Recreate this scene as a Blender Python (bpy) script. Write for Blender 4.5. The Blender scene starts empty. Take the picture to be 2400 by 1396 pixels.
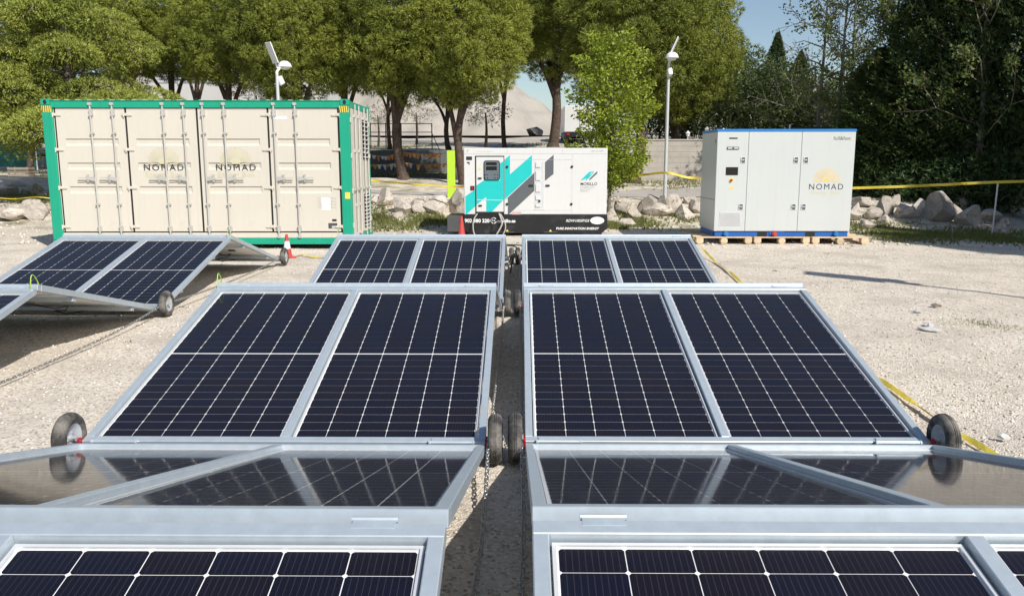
import bpy, bmesh, math, random
import numpy as np
from mathutils import Matrix, Vector

random.seed(7)
RNG = np.random.default_rng(7)
R = math.radians
SC = bpy.context.scene
COL = SC.collection

# ------------------------------------------------------------------ camera, sky, sun, exposure
CAM_F, CAM_P, CAM_YAW, CAM_H = 1923.1, 0.1662, 0.0111, 1.771
cam_data = bpy.data.cameras.new('camera')
cam_data.sensor_width = 36.0
cam_data.lens = CAM_F / 2400.0 * 36.0
cam_data.clip_start = 0.05
cam_data.clip_end = 3000.0
cam = bpy.data.objects.new('camera', cam_data)
COL.objects.link(cam)
cam.location = (0, 0, CAM_H)
cam.rotation_euler = (math.pi / 2 - CAM_P, 0, CAM_YAW)
SC.camera = cam

SUN_EL = R(42.0)
SUN_AZ = math.atan2(0.62, -0.785)            # clockwise from +Y
SUN_DIR = Vector((math.sin(SUN_AZ) * math.cos(SUN_EL), math.cos(SUN_AZ) * math.cos(SUN_EL), math.sin(SUN_EL)))

world = bpy.data.worlds.new('World')
SC.world = world
world.use_nodes = True
wn, wl = world.node_tree.nodes, world.node_tree.links
wn.clear()
w_out = wn.new('ShaderNodeOutputWorld')
w_bg = wn.new('ShaderNodeBackground')
w_bg.inputs['Strength'].default_value = 0.098
sky = wn.new('ShaderNodeTexSky')
sky.sky_type = 'NISHITA'
sky.sun_disc = False
sky.sun_elevation = SUN_EL
sky.sun_rotation = SUN_AZ
sky.air_density = 1.0
sky.dust_density = 0.6
sky.ozone_density = 1.0
# thin clouds low in the sky, all the way round
w_tc = wn.new('ShaderNodeTexCoord')
w_map = wn.new('ShaderNodeMapping'); w_map.inputs['Scale'].default_value = (1.0, 1.0, 3.2)
w_noise = wn.new('ShaderNodeTexNoise'); w_noise.inputs['Scale'].default_value = 3.2
w_noise.inputs['Detail'].default_value = 7.0; w_noise.inputs['Roughness'].default_value = 0.58
w_ramp = wn.new('ShaderNodeMapRange')
w_ramp.inputs['From Min'].default_value = 0.52; w_ramp.inputs['From Max'].default_value = 0.72
w_sep = wn.new('ShaderNodeSeparateXYZ')
w_low = wn.new('ShaderNodeMapRange')
w_low.inputs['From Min'].default_value = 0.30; w_low.inputs['From Max'].default_value = 0.02
w_mul = wn.new('ShaderNodeMath'); w_mul.operation = 'MULTIPLY'
w_mix = wn.new('ShaderNodeMix'); w_mix.data_type = 'RGBA'
w_mix.inputs[7].default_value = (5.0, 5.2, 5.6, 1)
wl.new(w_tc.outputs['Generated'], w_map.inputs['Vector'])
wl.new(w_map.outputs['Vector'], w_noise.inputs['Vector'])
wl.new(w_noise.outputs['Fac'], w_ramp.inputs['Value'])
wl.new(w_tc.outputs['Generated'], w_sep.inputs['Vector'])
wl.new(w_sep.outputs['Z'], w_low.inputs['Value'])
wl.new(w_ramp.outputs['Result'], w_mul.inputs[0])
wl.new(w_low.outputs['Result'], w_mul.inputs[1])
wl.new(w_mul.outputs['Value'], w_mix.inputs[0])
wl.new(sky.outputs['Color'], w_mix.inputs[6])
wl.new(w_mix.outputs[2], w_bg.inputs['Color'])
wl.new(w_bg.outputs['Background'], w_out.inputs['Surface'])

sun_data = bpy.data.lights.new('sun', 'SUN')
sun_data.energy = 4.8
sun_data.angle = R(0.53)
sun_data.color = (1.0, 0.95, 0.87)
sun = bpy.data.objects.new('sun', sun_data)
COL.objects.link(sun)
sun.location = (12, -16, 20)
sun.rotation_euler = SUN_DIR.to_track_quat('Z', 'Y').to_euler()

SC.view_settings.view_transform = 'Standard'
SC.view_settings.look = 'None'
SC.view_settings.exposure = 0.15
SC.view_settings.gamma = 1.0
SC.view_settings.use_curve_mapping = False
SC.cycles.use_denoising = True
SC.cycles.max_bounces = 8
SC.cycles.transparent_max_bounces = 24
SC.cycles.sample_clamp_indirect = 6.0

# ------------------------------------------------------------------ helpers: objects
def link(o, parent=None):
    COL.objects.link(o)
    if parent is not None:
        o.parent = parent
    return o

def tag(o, label=None, cat=None, group=None, kind=None):
    if label: o['label'] = label
    if cat: o['category'] = cat
    if group: o['group'] = group
    if kind: o['kind'] = kind
    return o

def thing(name, label, cat, loc=(0, 0, 0), rz=0.0, group=None, mat=None):
    o = bpy.data.objects.new(name, None)
    o.empty_display_size = 0.2
    link(o)
    if mat is not None: o.matrix_world = mat
    else:
        o.location = loc; o.rotation_euler = (0, 0, rz)
    return tag(o, label, cat, group)

def child(name, mesh, parent, loc=(0, 0, 0), rot=(0, 0, 0), scale=(1, 1, 1)):
    o = bpy.data.objects.new(name, mesh)
    link(o, parent)
    o.location = loc; o.rotation_euler = rot; o.scale = scale
    return o

def copy_tree(o, parent=None):
    c = o.copy(); link(c); c.parent = parent
    for ch in o.children:
        copy_tree(ch, c)
    return c

class MB:
    """collects faces of one mesh"""
    def __init__(s): s.v = []; s.f = []; s.m = []; s.mi = 0
    def add(s, vs, fs):
        b = len(s.v); s.v += [tuple(p) for p in vs]
        for f in fs: s.f.append([b + i for i in f]); s.m.append(s.mi)
        return s
    def box(s, x0, x1, y0, y1, z0, z1, M=None):
        vs = [Vector((x, y, z)) for z in (z0, z1) for y in (y0, y1) for x in (x0, x1)]
        if M: vs = [M @ p for p in vs]
        return s.add(vs, [(0, 2, 3, 1), (4, 5, 7, 6), (0, 1, 5, 4), (2, 6, 7, 3), (0, 4, 6, 2), (1, 3, 7, 5)])
    def cbox(s, c, sz, M=None):
        return s.box(c[0] - sz[0] / 2, c[0] + sz[0] / 2, c[1] - sz[1] / 2, c[1] + sz[1] / 2, c[2] - sz[2] / 2, c[2] + sz[2] / 2, M)
    def prism(s, poly, y0, y1):
        """poly in (x, z), extruded along y from y0 (front) to y1"""
        n = len(poly)
        vs = [(x, y0, z) for x, z in poly] + [(x, y1, z) for x, z in poly]
        a = sum(poly[i][0] * poly[(i + 1) % n][1] - poly[(i + 1) % n][0] * poly[i][1] for i in range(n))
        idx = list(range(n)) if a > 0 else list(range(n))[::-1]
        fs = [idx, [i + n for i in idx[::-1]]]
        for i in range(n):
            j = (i + 1) % n
            fs.append((j, i, i + n, j + n) if a > 0 else (i, j, j + n, i + n))
        return s.add(vs, fs)
    def tube(s, pts, r, n=6, caps=True):
        pts = [Vector(p) for p in pts]
        rs = r if isinstance(r, (list, tuple)) else [r] * len(pts)
        b = len(s.v); up = None
        for i, p in enumerate(pts):
            d = (pts[min(i + 1, len(pts) - 1)] - pts[max(i - 1, 0)])
            d = d.normalized() if d.length > 1e-9 else Vector((0, 0, 1))
            if up is None:
                up = Vector((0, 0, 1)) if abs(d.z) < 0.9 else Vector((1, 0, 0))
            a = d.cross(up)
            if a.length < 1e-6: a = d.cross(Vector((0.3, 1, 0.2)))
            a.normalize(); up = a.cross(d).normalized()
            for k in range(n):
                t = 2 * math.pi * k / n
                s.v.append(tuple(p + (a * math.cos(t) + up * math.sin(t)) * rs[i]))
        for i in range(len(pts) - 1):
            for k in range(n):
                k2 = (k + 1) % n
                s.f.append([b + i * n + k, b + i * n + k2, b + (i + 1) * n + k2, b + (i + 1) * n + k]); s.m.append(s.mi)
        if caps:
            s.f.append([b + k for k in range(n)][::-1]); s.m.append(s.mi)
            e = b + (len(pts) - 1) * n
            s.f.append([e + k for k in range(n)]); s.m.append(s.mi)
        return s
    def cyl(s, p0, p1, r0, r1=None, n=12):
        return s.tube([p0, p1], [r0, r0 if r1 is None else r1], n)
    def lathe(s, prof, n=24, M=None):
        """profile of (radius, height) turned about local z"""
        b = len(s.v)
        for r, h in prof:
            for k in range(n):
                t = 2 * math.pi * k / n
                p = Vector((r * math.cos(t), r * math.sin(t), h))
                s.v.append(tuple(M @ p if M else p))
        for i in range(len(prof) - 1):
            for k in range(n):
                k2 = (k + 1) % n
                s.f.append([b + i * n + k, b + i * n + k2, b + (i + 1) * n + k2, b + (i + 1) * n + k]); s.m.append(s.mi)
        return s
    def mesh(s, name, mats, smooth=False, bevel=0.0):
        me = bpy.data.meshes.new(name)
        me.from_pydata(s.v, [], s.f)
        me.polygons.foreach_set('material_index', s.m)
        for m in (mats if isinstance(mats, (list, tuple)) else [mats]): me.materials.append(m)
        if bevel > 0:
            bm = bmesh.new(); bm.from_mesh(me)
            ed = [e for e in bm.edges if len(e.link_faces) == 2 and e.calc_face_angle(0) > 0.6]
            bmesh.ops.bevel(bm, geom=ed, offset=bevel, segments=1, affect='EDGES', clamp_overlap=True)
            bm.to_mesh(me); bm.free()
        if smooth:
            me.polygons.foreach_set('use_smooth', [True] * len(me.polygons))
            try: me.set_sharp_from_angle(angle=R(42))
            except Exception: pass
        me.update()
        return me
    def build(s, name, mats, parent=None, loc=(0, 0, 0), rot=(0, 0, 0), smooth=False, bevel=0.0):
        return child(name, s.mesh(name, mats, smooth, bevel), parent, loc, rot)

def nmesh(name, verts, faces, mats, smooth=False):
    """big mesh from numpy arrays (all faces with the same corner count)"""
    me = bpy.data.meshes.new(name)
    verts = np.asarray(verts, np.float32); faces = np.asarray(faces, np.int32)
    k = faces.shape[1]
    me.vertices.add(len(verts)); me.vertices.foreach_set('co', verts.ravel())
    me.loops.add(faces.size); me.loops.foreach_set('vertex_index', faces.ravel())
    me.polygons.add(len(faces))
    me.polygons.foreach_set('loop_start', np.arange(0, faces.size, k, dtype=np.int32))
    me.polygons.foreach_set('loop_total', np.full(len(faces), k, np.int32))
    if smooth: me.polygons.foreach_set('use_smooth', np.ones(len(faces), bool))
    for m in (mats if isinstance(mats, (list, tuple)) else [mats]): me.materials.append(m)
    me.update(calc_edges=True); me.validate()
    return me

def text_mesh(name, body, width, mat, bold=0.0, shear=0.0, space=1.0, depth=0.0012):
    """flat lettering standing in the x-z plane, facing -y, centred on x, baseline on z = 0, fitted to a width"""
    cu = bpy.data.curves.new(name, 'FONT')
    cu.body = body; cu.size = 1.0; cu.align_x = 'CENTER'; cu.offset = bold; cu.shear = shear
    cu.space_character = space; cu.resolution_u = 3; cu.extrude = 0.001
    ob = bpy.data.objects.new(name, cu)
    me = bpy.data.meshes.new_from_object(ob)
    bpy.data.objects.remove(ob); bpy.data.curves.remove(cu)
    co = np.empty(len(me.vertices) * 3, np.float32); me.vertices.foreach_get('co', co); co = co.reshape(-1, 3)
    w = co[:, 0].max() - co[:, 0].min(); sc = width / w
    out = np.empty_like(co)
    out[:, 0] = (co[:, 0] - (co[:, 0].max() + co[:, 0].min()) / 2) * sc
    out[:, 2] = co[:, 1] * sc
    out[:, 1] = -np.sign(co[:, 2]) * depth / 2
    me.vertices.foreach_set('co', out.ravel())
    me.materials.clear(); me.materials.append(mat); me.name = name
    me.update()
    return me

# pixel of the photograph -> ray in the place (used to read real positions off the picture)
def ray(px, py):
    X = (px - 1200) / CAM_F; u = -(py - 698) / CAM_F
    c, s = math.cos(CAM_P), math.sin(CAM_P)
    y = c + s * u; z = c * u - s
    c, s = math.cos(CAM_YAW), math.sin(CAM_YAW)
    return Vector((c * X - s * y, s * X + c * y, z))
def on_plane(px, py, z=0.0):
    r = ray(px, py); return r * ((z - CAM_H) / r.z) + Vector((0, 0, CAM_H))
def at_depth(px, py, y):
    r = ray(px, py); return r * (y / r.y) + Vector((0, 0, CAM_H))

# ------------------------------------------------------------------ terrain height
_PY = [-60, 20.8, 22.2, 23.6, 25.0, 28.0, 31.0, 35.0, 36.0, 60, 75, 400]
_PZ = [0, 0, 0.10, 0.38, 0.60, 0.76, 1.02, 1.12, 1.16, 1.9, 2.3, 4.0]
_UY = [36.15, 36.5, 45, 60, 75, 110, 400]
_UZ = [0.0, 2.05, 2.40, 3.25, 4.2, 6.0, 9.0]
def _sm(a, b, t):
    t = np.clip((t - a) / (b - a), 0, 1); return t * t * (3 - 2 * t)
def terrain(x, y):
    x = np.asarray(x, float); y = np.asarray(y, float)
    lo = np.interp(y, _PY, _PZ)
    up = np.interp(y, _UY, _UZ)
    k = _sm(-17, -13.5, x)
    z = np.where(y > 36.15, np.maximum(lo, lo * (1 - k) + np.maximum(lo, up) * k), lo)
    und = 0.05 * np.sin(x * 0.9 + 1.3 * np.sin(y * 0.5)) + 0.04 * np.sin(y * 1.3 + x * 0.35)
    return z + und * _sm(21.0, 24.0, y)
def tz(x, y): return float(terrain(x, y))
def at(px, py):
    """point where the view through a pixel meets the terrain"""
    r = ray(px, py); y = 2.0
    while y < 300:
        p = r * (y / r.y) + Vector((0, 0, CAM_H))
        if p.z <= tz(p.x, p.y): return p
        y += 0.04
    return p

# ------------------------------------------------------------------ materials
def newmat(name):
    m = bpy.data.materials.new(name); m.use_nodes = True
    nt = m.node_tree; b = nt.nodes['Principled BSDF']
    return m, nt, b

def N(nt, t, **kw):
    n = nt.nodes.new(t)
    for k, v in kw.items():
        if hasattr(n, k): setattr(n, k, v)
        else: n.inputs[k.replace('_', ' ')].default_value = v
    return n

def pmat(name, col, rough=0.6, metal=0.0, var=0.12, scale=4.0, bump=0.0, bscale=60.0, dirt=None, dscale=3.0, dmin=0.55, dmax=0.75, island=0.0, objrand=0.0, spec=None, coord='Object', streak=0.0):
    """plain surface: base colour with uneven tone, optional dirt patches and fine relief"""
    m, nt, b = newmat(name); L = nt.links
    tc = N(nt, 'ShaderNodeTexCoord')
    n1 = N(nt, 'ShaderNodeTexNoise', Scale=scale, Detail=6.0, Roughness=0.6)
    L.new(tc.outputs[coord], n1.inputs['Vector'])
    mr = N(nt, 'ShaderNodeMapRange'); mr.inputs['From Min'].default_value = 0.25; mr.inputs['From Max'].default_value = 0.75
    mr.inputs['To Min'].default_value = 1 - var; mr.inputs['To Max'].default_value = 1 + var
    L.new(n1.outputs['Fac'], mr.inputs['Value'])
    val = mr.outputs['Result']
    if island > 0:
        g = N(nt, 'ShaderNodeNewGeometry'); r = N(nt, 'ShaderNodeMapRange')
        r.inputs['To Min'].default_value = 1 - island; r.inputs['To Max'].default_value = 1 + island
        L.new(g.outputs['Random Per Island'], r.inputs['Value'])
        mu = N(nt, 'ShaderNodeMath', operation='MULTIPLY'); L.new(val, mu.inputs[0]); L.new(r.outputs['Result'], mu.inputs[1]); val = mu.outputs[0]
    if objrand > 0:
        g = N(nt, 'ShaderNodeObjectInfo'); r = N(nt, 'ShaderNodeMapRange')
        r.inputs['To Min'].default_value = 1 - objrand; r.inputs['To Max'].default_value = 1 + objrand
        L.new(g.outputs['Random'], r.inputs['Value'])
        mu = N(nt, 'ShaderNodeMath', operation='MULTIPLY'); L.new(val, mu.inputs[0]); L.new(r.outputs['Result'], mu.inputs[1]); val = mu.outputs[0]
    if streak > 0:                                    # grime runs down the face
        mp = N(nt, 'ShaderNodeMapping'); mp.inputs['Scale'].default_value = (9.0, 9.0, 0.55); L.new(tc.outputs[coord], mp.inputs['Vector'])
        ns = N(nt, 'ShaderNodeTexNoise', Scale=1.6, Detail=7.0, Roughness=0.65); L.new(mp.outputs['Vector'], ns.inputs['Vector'])
        r = N(nt, 'ShaderNodeMapRange'); r.inputs['From Min'].default_value = 0.52; r.inputs['From Max'].default_value = 0.78
        r.inputs['To Min'].default_value = 1.0; r.inputs['To Max'].default_value = 1 - streak; L.new(ns.outputs['Fac'], r.inputs['Value'])
        mu = N(nt, 'ShaderNodeMath', operation='MULTIPLY'); L.new(val, mu.inputs[0]); L.new(r.outputs['Result'], mu.inputs[1]); val = mu.outputs[0]
    vm = N(nt, 'ShaderNodeVectorMath', operation='SCALE'); vm.inputs[0].default_value = col[:3]
    L.new(val, vm.inputs['Scale'])
    out = vm.outputs['Vector']
    if dirt:
        n2 = N(nt, 'ShaderNodeTexNoise', Scale=dscale, Detail=8.0, Roughness=0.7)
        L.new(tc.outputs[coord], n2.inputs['Vector'])
        r2 = N(nt, 'ShaderNodeMapRange'); r2.inputs['From Min'].default_value = dmin; r2.inputs['From Max'].default_value = dmax
        L.new(n2.outputs['Fac'], r2.inputs['Value'])
        mx = N(nt, 'ShaderNodeMix', data_type='RGBA'); mx.inputs[7].default_value = (*dirt[:3], 1)
        L.new(r2.outputs['Result'], mx.inputs[0]); L.new(out, mx.inputs[6]); out = mx.outputs[2]
    L.new(out, b.inputs['Base Color'])
    b.inputs['Roughness'].default_value = rough; b.inputs['Metallic'].default_value = metal
    if spec is not None: b.inputs['Specular IOR Level'].default_value = spec
    if bump > 0:
        n3 = N(nt, 'ShaderNodeTexNoise', Scale=bscale, Detail=5.0, Roughness=0.6)
        L.new(tc.outputs[coord], n3.inputs['Vector'])
        bp = N(nt, 'ShaderNodeBump'); bp.inputs['Strength'].default_value = bump; bp.inputs['Distance'].default_value = 0.02
        L.new(n3.outputs['Fac'], bp.inputs['Height']); L.new(bp.outputs['Normal'], b.inputs['Normal'])
    return m

def leafmat(name, c1, c2, trans=0.3, rough=0.6, nscale=0.6, dead=None):
    m, nt, b = newmat(name); L = nt.links
    nt.nodes.remove(b); out = nt.nodes['Material Output']
    g = N(nt, 'ShaderNodeNewGeometry'); oi = N(nt, 'ShaderNodeObjectInfo')
    no = N(nt, 'ShaderNodeTexNoise', Scale=nscale, Detail=3.0)
    L.new(g.outputs['Position'], no.inputs['Vector'])
    a = N(nt, 'ShaderNodeMath', operation='MULTIPLY'); a.inputs[1].default_value = 0.45
    L.new(g.outputs['Random Per Island'], a.inputs[0])
    c = N(nt, 'ShaderNodeMath', operation='MULTIPLY_ADD'); c.inputs[1].default_value = 0.75
    L.new(no.outputs['Fac'], c.inputs[0]); L.new(a.outputs[0], c.inputs[2])
    d = N(nt, 'ShaderNodeMath', operation='MULTIPLY_ADD'); d.inputs[1].default_value = 0.18
    L.new(oi.outputs['Random'], d.inputs[0]); L.new(c.outputs[0], d.inputs[2])
    mr = N(nt, 'ShaderNodeMapRange'); mr.inputs['From Min'].default_value = 0.25; mr.inputs['From Max'].default_value = 1.05
    L.new(d.outputs[0], mr.inputs['Value'])
    mx = N(nt, 'ShaderNodeMix', data_type='RGBA'); mx.inputs[6].default_value = (*c1, 1); mx.inputs[7].default_value = (*c2, 1)
    L.new(mr.outputs['Result'], mx.inputs[0]); colr = mx.outputs[2]
    if dead:
        gt = N(nt, 'ShaderNodeMath', operation='GREATER_THAN'); gt.inputs[1].default_value = 0.95
        L.new(g.outputs['Random Per Island'], gt.inputs[0])
        m2 = N(nt, 'ShaderNodeMix', data_type='RGBA'); m2.inputs[7].default_value = (*dead, 1)
        L.new(gt.outputs[0], m2.inputs[0]); L.new(colr, m2.inputs[6]); colr = m2.outputs[2]
    df = N(nt, 'ShaderNodeBsdfDiffuse'); tr = N(nt, 'ShaderNodeBsdfTranslucent'); gl = N(nt, 'ShaderNodeBsdfGlossy')
    gl.inputs['Roughness'].default_value = rough
    L.new(colr, df.inputs['Color']); L.new(colr, tr.inputs['Color'])
    s1 = N(nt, 'ShaderNodeMixShader'); s1.inputs[0].default_value = trans
    L.new(df.outputs[0], s1.inputs[1]); L.new(tr.outputs[0], s1.inputs[2])
    s2 = N(nt, 'ShaderNodeMixShader'); s2.inputs[0].default_value = 0.035
    L.new(s1.outputs[0], s2.inputs[1]); L.new(gl.outputs[0], s2.inputs[2])
    L.new(s2.outputs[0], out.inputs['Surface'])
    return m

def ground_mat():
    m, nt, b = newmat('gravel_ground'); L = nt.links
    g = N(nt, 'ShaderNodeNewGeometry')
    pos = g.outputs['Position']
    def noise(sc, det=6.0, ro=0.6):
        n = N(nt, 'ShaderNodeTexNoise', Scale=sc, Detail=det, Roughness=ro); L.new(pos, n.inputs['Vector']); return n.outputs['Fac']
    def rng(v, a, b_, c=0.0, d=1.0):
        r = N(nt, 'ShaderNodeMapRange'); r.inputs['From Min'].default_value = a; r.inputs['From Max'].default_value = b_
        r.inputs['To Min'].default_value = c; r.inputs['To Max'].default_value = d; L.new(v, r.inputs['Value']); return r.outputs['Result']
    def mix(f, a, c):
        x = N(nt, 'ShaderNodeMix', data_type='RGBA'); L.new(f, x.inputs[0])
        for k, v in ((6, a), (7, c)):
            if isinstance(v, tuple): x.inputs[k].default_value = (*v, 1)
            else: L.new(v, x.inputs[k])
        return x.outputs[2]
    base = mix(rng(noise(0.55), 0.3, 0.7), (0.65, 0.565, 0.46), (0.775, 0.69, 0.58))
    vo = N(nt, 'ShaderNodeTexVoronoi', Scale=58.0); L.new(pos, vo.inputs['Vector'])
    sp = N(nt, 'ShaderNodeSeparateColor'); L.new(vo.outputs['Color'], sp.inputs[0])
    base2 = mix(rng(sp.outputs[0], 0.5, 0.9, 0.0, 0.9), base, (0.85, 0.79, 0.70))
    base3 = mix(rng(sp.outputs[1], 0.66, 0.95, 0.0, 0.95), base2, (0.37, 0.335, 0.29))
    base4 = mix(rng(noise(0.9, 8.0, 0.65), 0.47, 0.66, 0.0, 0.75), mix(rng(noise(7.0, 8.0, 0.7), 0.52, 0.72, 0.0, 0.55), base3, (0.57, 0.505, 0.42)), (0.48, 0.425, 0.36))
    # damp, weedy earth beyond the yard
    sx = N(nt, 'ShaderNodeSeparateXYZ'); L.new(pos, sx.inputs[0])
    yy = N(nt, 'ShaderNodeMath', operation='MULTIPLY_ADD'); yy.inputs[1].default_value = 3.0
    L.new(noise(0.8), yy.inputs[0]); L.new(sx.outputs['Y'], yy.inputs[2])
    grass = N(nt, 'ShaderNodeMath', operation='MULTIPLY')
    L.new(rng(yy.outputs[0], 21.6, 23.4), grass.inputs[0]); L.new(rng(noise(1.1), 0.45, 0.62), grass.inputs[1])
    gm = N(nt, 'ShaderNodeMath', operation='MULTIPLY'); L.new(grass.outputs[0], gm.inputs[0])
    L.new(rng(sx.outputs['Y'], 40, 30, 0.15, 0.75), gm.inputs[1])
    base5 = mix(gm.outputs[0], base4, mix(noise(9.0), (0.10, 0.12, 0.035), (0.22, 0.20, 0.10)))
    far = mix(rng(sx.outputs['Y'], 37, 44), base5, mix(noise(0.35), (0.40, 0.36, 0.31), (0.50, 0.46, 0.40)))
    L.new(far, b.inputs['Base Color'])
    b.inputs['Roughness'].default_value = 0.95; b.inputs['Specular IOR Level'].default_value = 0.15
    h1 = N(nt, 'ShaderNodeTexVoronoi', Scale=75.0); L.new(pos, h1.inputs['Vector'])
    h2 = noise(45.0, 8.0, 0.7)
    ad = N(nt, 'ShaderNodeMath', operation='SUBTRACT'); L.new(h2, ad.inputs[0]); L.new(h1.outputs['Distance'], ad.inputs[1])
    bp = N(nt, 'ShaderNodeBump'); bp.inputs['Strength'].default_value = 0.8; bp.inputs['Distance'].default_value = 0.011
    L.new(ad.outputs[0], bp.inputs['Height']); L.new(bp.outputs['Normal'], b.inputs['Normal'])
    return m

def cell_mat():
    m, nt, b = newmat('solar_cell'); L = nt.links
    tc = N(nt, 'ShaderNodeTexCoord'); sp = N(nt, 'ShaderNodeSeparateXYZ'); L.new(tc.outputs['Object'], sp.inputs[0])
    md = N(nt, 'ShaderNodeMath', operation='PINGPONG'); md.inputs[1].default_value = 0.179 / 20
    L.new(sp.outputs['X'], md.inputs[0])
    lt = N(nt, 'ShaderNodeMapRange'); lt.inputs['From Min'].default_value = 0.0014; lt.inputs['From Max'].default_value = 0.0004
    L.new(md.outputs[0], lt.inputs['Value'])
    oi = N(nt, 'ShaderNodeObjectInfo'); gi = N(nt, 'ShaderNodeNewGeometry')
    ad = N(nt, 'ShaderNodeMath', operation='ADD'); L.new(oi.outputs['Random'], ad.inputs[0]); L.new(gi.outputs['Random Per Island'], ad.inputs[1])
    fr = N(nt, 'ShaderNodeMath', operation='FRACT'); L.new(ad.outputs[0], fr.inputs[0])
    mx = N(nt, 'ShaderNodeMix', data_type='RGBA'); mx.inputs[6].default_value = (0.0070, 0.0052, 0.0100, 1); mx.inputs[7].default_value = (0.0045, 0.0055, 0.0150, 1)
    L.new(fr.outputs[0], mx.inputs[0])
    m2 = N(nt, 'ShaderNodeMix', data_type='RGBA'); m2.inputs[7].default_value = (0.040, 0.038, 0.048, 1)
    sc = N(nt, 'ShaderNodeMath', operation='MULTIPLY'); sc.inputs[1].default_value = 0.75; L.new(lt.outputs['Result'], sc.inputs[0])
    L.new(sc.outputs[0], m2.inputs[0]); L.new(mx.outputs[2], m2.inputs[6]); L.new(m2.outputs[2], b.inputs['Base Color'])
    b.inputs['Roughness'].default_value = 0.45; b.inputs['Specular IOR Level'].default_value = 0.12
    return m

def glass_mat(name, ior=1.33, rough=0.03, tint=(1, 1, 1), ar=False):
    m, nt, b = newmat(name); L = nt.links
    nt.nodes.remove(b); out = nt.nodes['Material Output']
    fr = N(nt, 'ShaderNodeFresnel'); fr.inputs['IOR'].default_value = ior
    tr = N(nt, 'ShaderNodeBsdfTransparent'); tr.inputs['Color'].default_value = (*tint, 1)
    gl = N(nt, 'ShaderNodeBsdfGlossy')
    tc = N(nt, 'ShaderNodeTexCoord'); no = N(nt, 'ShaderNodeTexNoise', Scale=3.0, Detail=5.0); L.new(tc.outputs['Object'], no.inputs['Vector'])
    mr = N(nt, 'ShaderNodeMapRange'); mr.inputs['To Min'].default_value = rough * 0.6; mr.inputs['To Max'].default_value = rough * 1.5
    L.new(no.outputs['Fac'], mr.inputs['Value']); L.new(mr.outputs['Result'], gl.inputs['Roughness'])
    gm = N(nt, 'ShaderNodeNewGeometry'); fb = N(nt, 'ShaderNodeMath', operation='SUBTRACT'); fb.inputs[0].default_value = 1.0; L.new(gm.outputs['Backfacing'], fb.inputs[1])
    fm = N(nt, 'ShaderNodeMath', operation='MULTIPLY'); L.new(fr.outputs[0], fm.inputs[0]); L.new(fb.outputs[0], fm.inputs[1])
    if ar:                                            # anti-reflective coating: little mirror seen square on, much at a glance
        la = N(nt, 'ShaderNodeLayerWeight'); la.inputs['Blend'].default_value = 0.5
        pw = N(nt, 'ShaderNodeMath', operation='POWER'); pw.inputs[1].default_value = 1.6; L.new(la.outputs['Facing'], pw.inputs[0])
        ma = N(nt, 'ShaderNodeMath', operation='MULTIPLY_ADD'); ma.inputs[1].default_value = 0.86; ma.inputs[2].default_value = 0.14; L.new(pw.outputs[0], ma.inputs[0])
        f2 = N(nt, 'ShaderNodeMath', operation='MULTIPLY'); L.new(fm.outputs[0], f2.inputs[0]); L.new(ma.outputs[0], f2.inputs[1]); fm = f2
    mx = N(nt, 'ShaderNodeMixShader'); L.new(fm.outputs[0], mx.inputs[0]); L.new(tr.outputs[0], mx.inputs[1]); L.new(gl.outputs[0], mx.inputs[2])
    # a thin film of dust on the pane
    df = N(nt, 'ShaderNodeBsdfDiffuse'); df.inputs['Color'].default_value = (0.5, 0.46, 0.4, 1)
    n2 = N(nt, 'ShaderNodeTexNoise', Scale=1.6, Detail=9.0, Roughness=0.7); L.new(tc.outputs['Object'], n2.inputs['Vector'])
    r2 = N(nt, 'ShaderNodeMapRange'); r2.inputs['From Min'].default_value = 0.4; r2.inputs['From Max'].default_value = 0.8
    r2.inputs['To Min'].default_value = 0.0012; r2.inputs['To Max'].default_value = 0.0050
    L.new(n2.outputs['Fac'], r2.inputs['Value'])
    lw_ = N(nt, 'ShaderNodeLayerWeight'); lw_.inputs['Blend'].default_value = 0.5
    co_ = N(nt, 'ShaderNodeMath', operation='SUBTRACT'); co_.inputs[0].default_value = 1.03; L.new(lw_.outputs['Facing'], co_.inputs[1])
    dv_ = N(nt, 'ShaderNodeMath', operation='DIVIDE'); L.new(r2.outputs['Result'], dv_.inputs[0]); L.new(co_.outputs[0], dv_.inputs[1])
    fd_ = N(nt, 'ShaderNodeMath', operation='MULTIPLY'); L.new(dv_.outputs[0], fd_.inputs[0]); L.new(fb.outputs[0], fd_.inputs[1])
    m3 = N(nt, 'ShaderNodeMixShader'); L.new(fd_.outputs[0], m3.inputs[0]); L.new(mx.outputs[0], m3.inputs[1]); L.new(df.outputs[0], m3.inputs[2])
    L.new(m3.outputs[0], out.inputs['Surface'])
    return m

def block_wall_mat():
    m = pmat('concrete_wall', (0.42, 0.39, 0.35), 0.9, var=0.16, scale=1.5, bump=0.35, bscale=40, dirt=(0.22, 0.2, 0.17), dscale=1.2)
    return m

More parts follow.
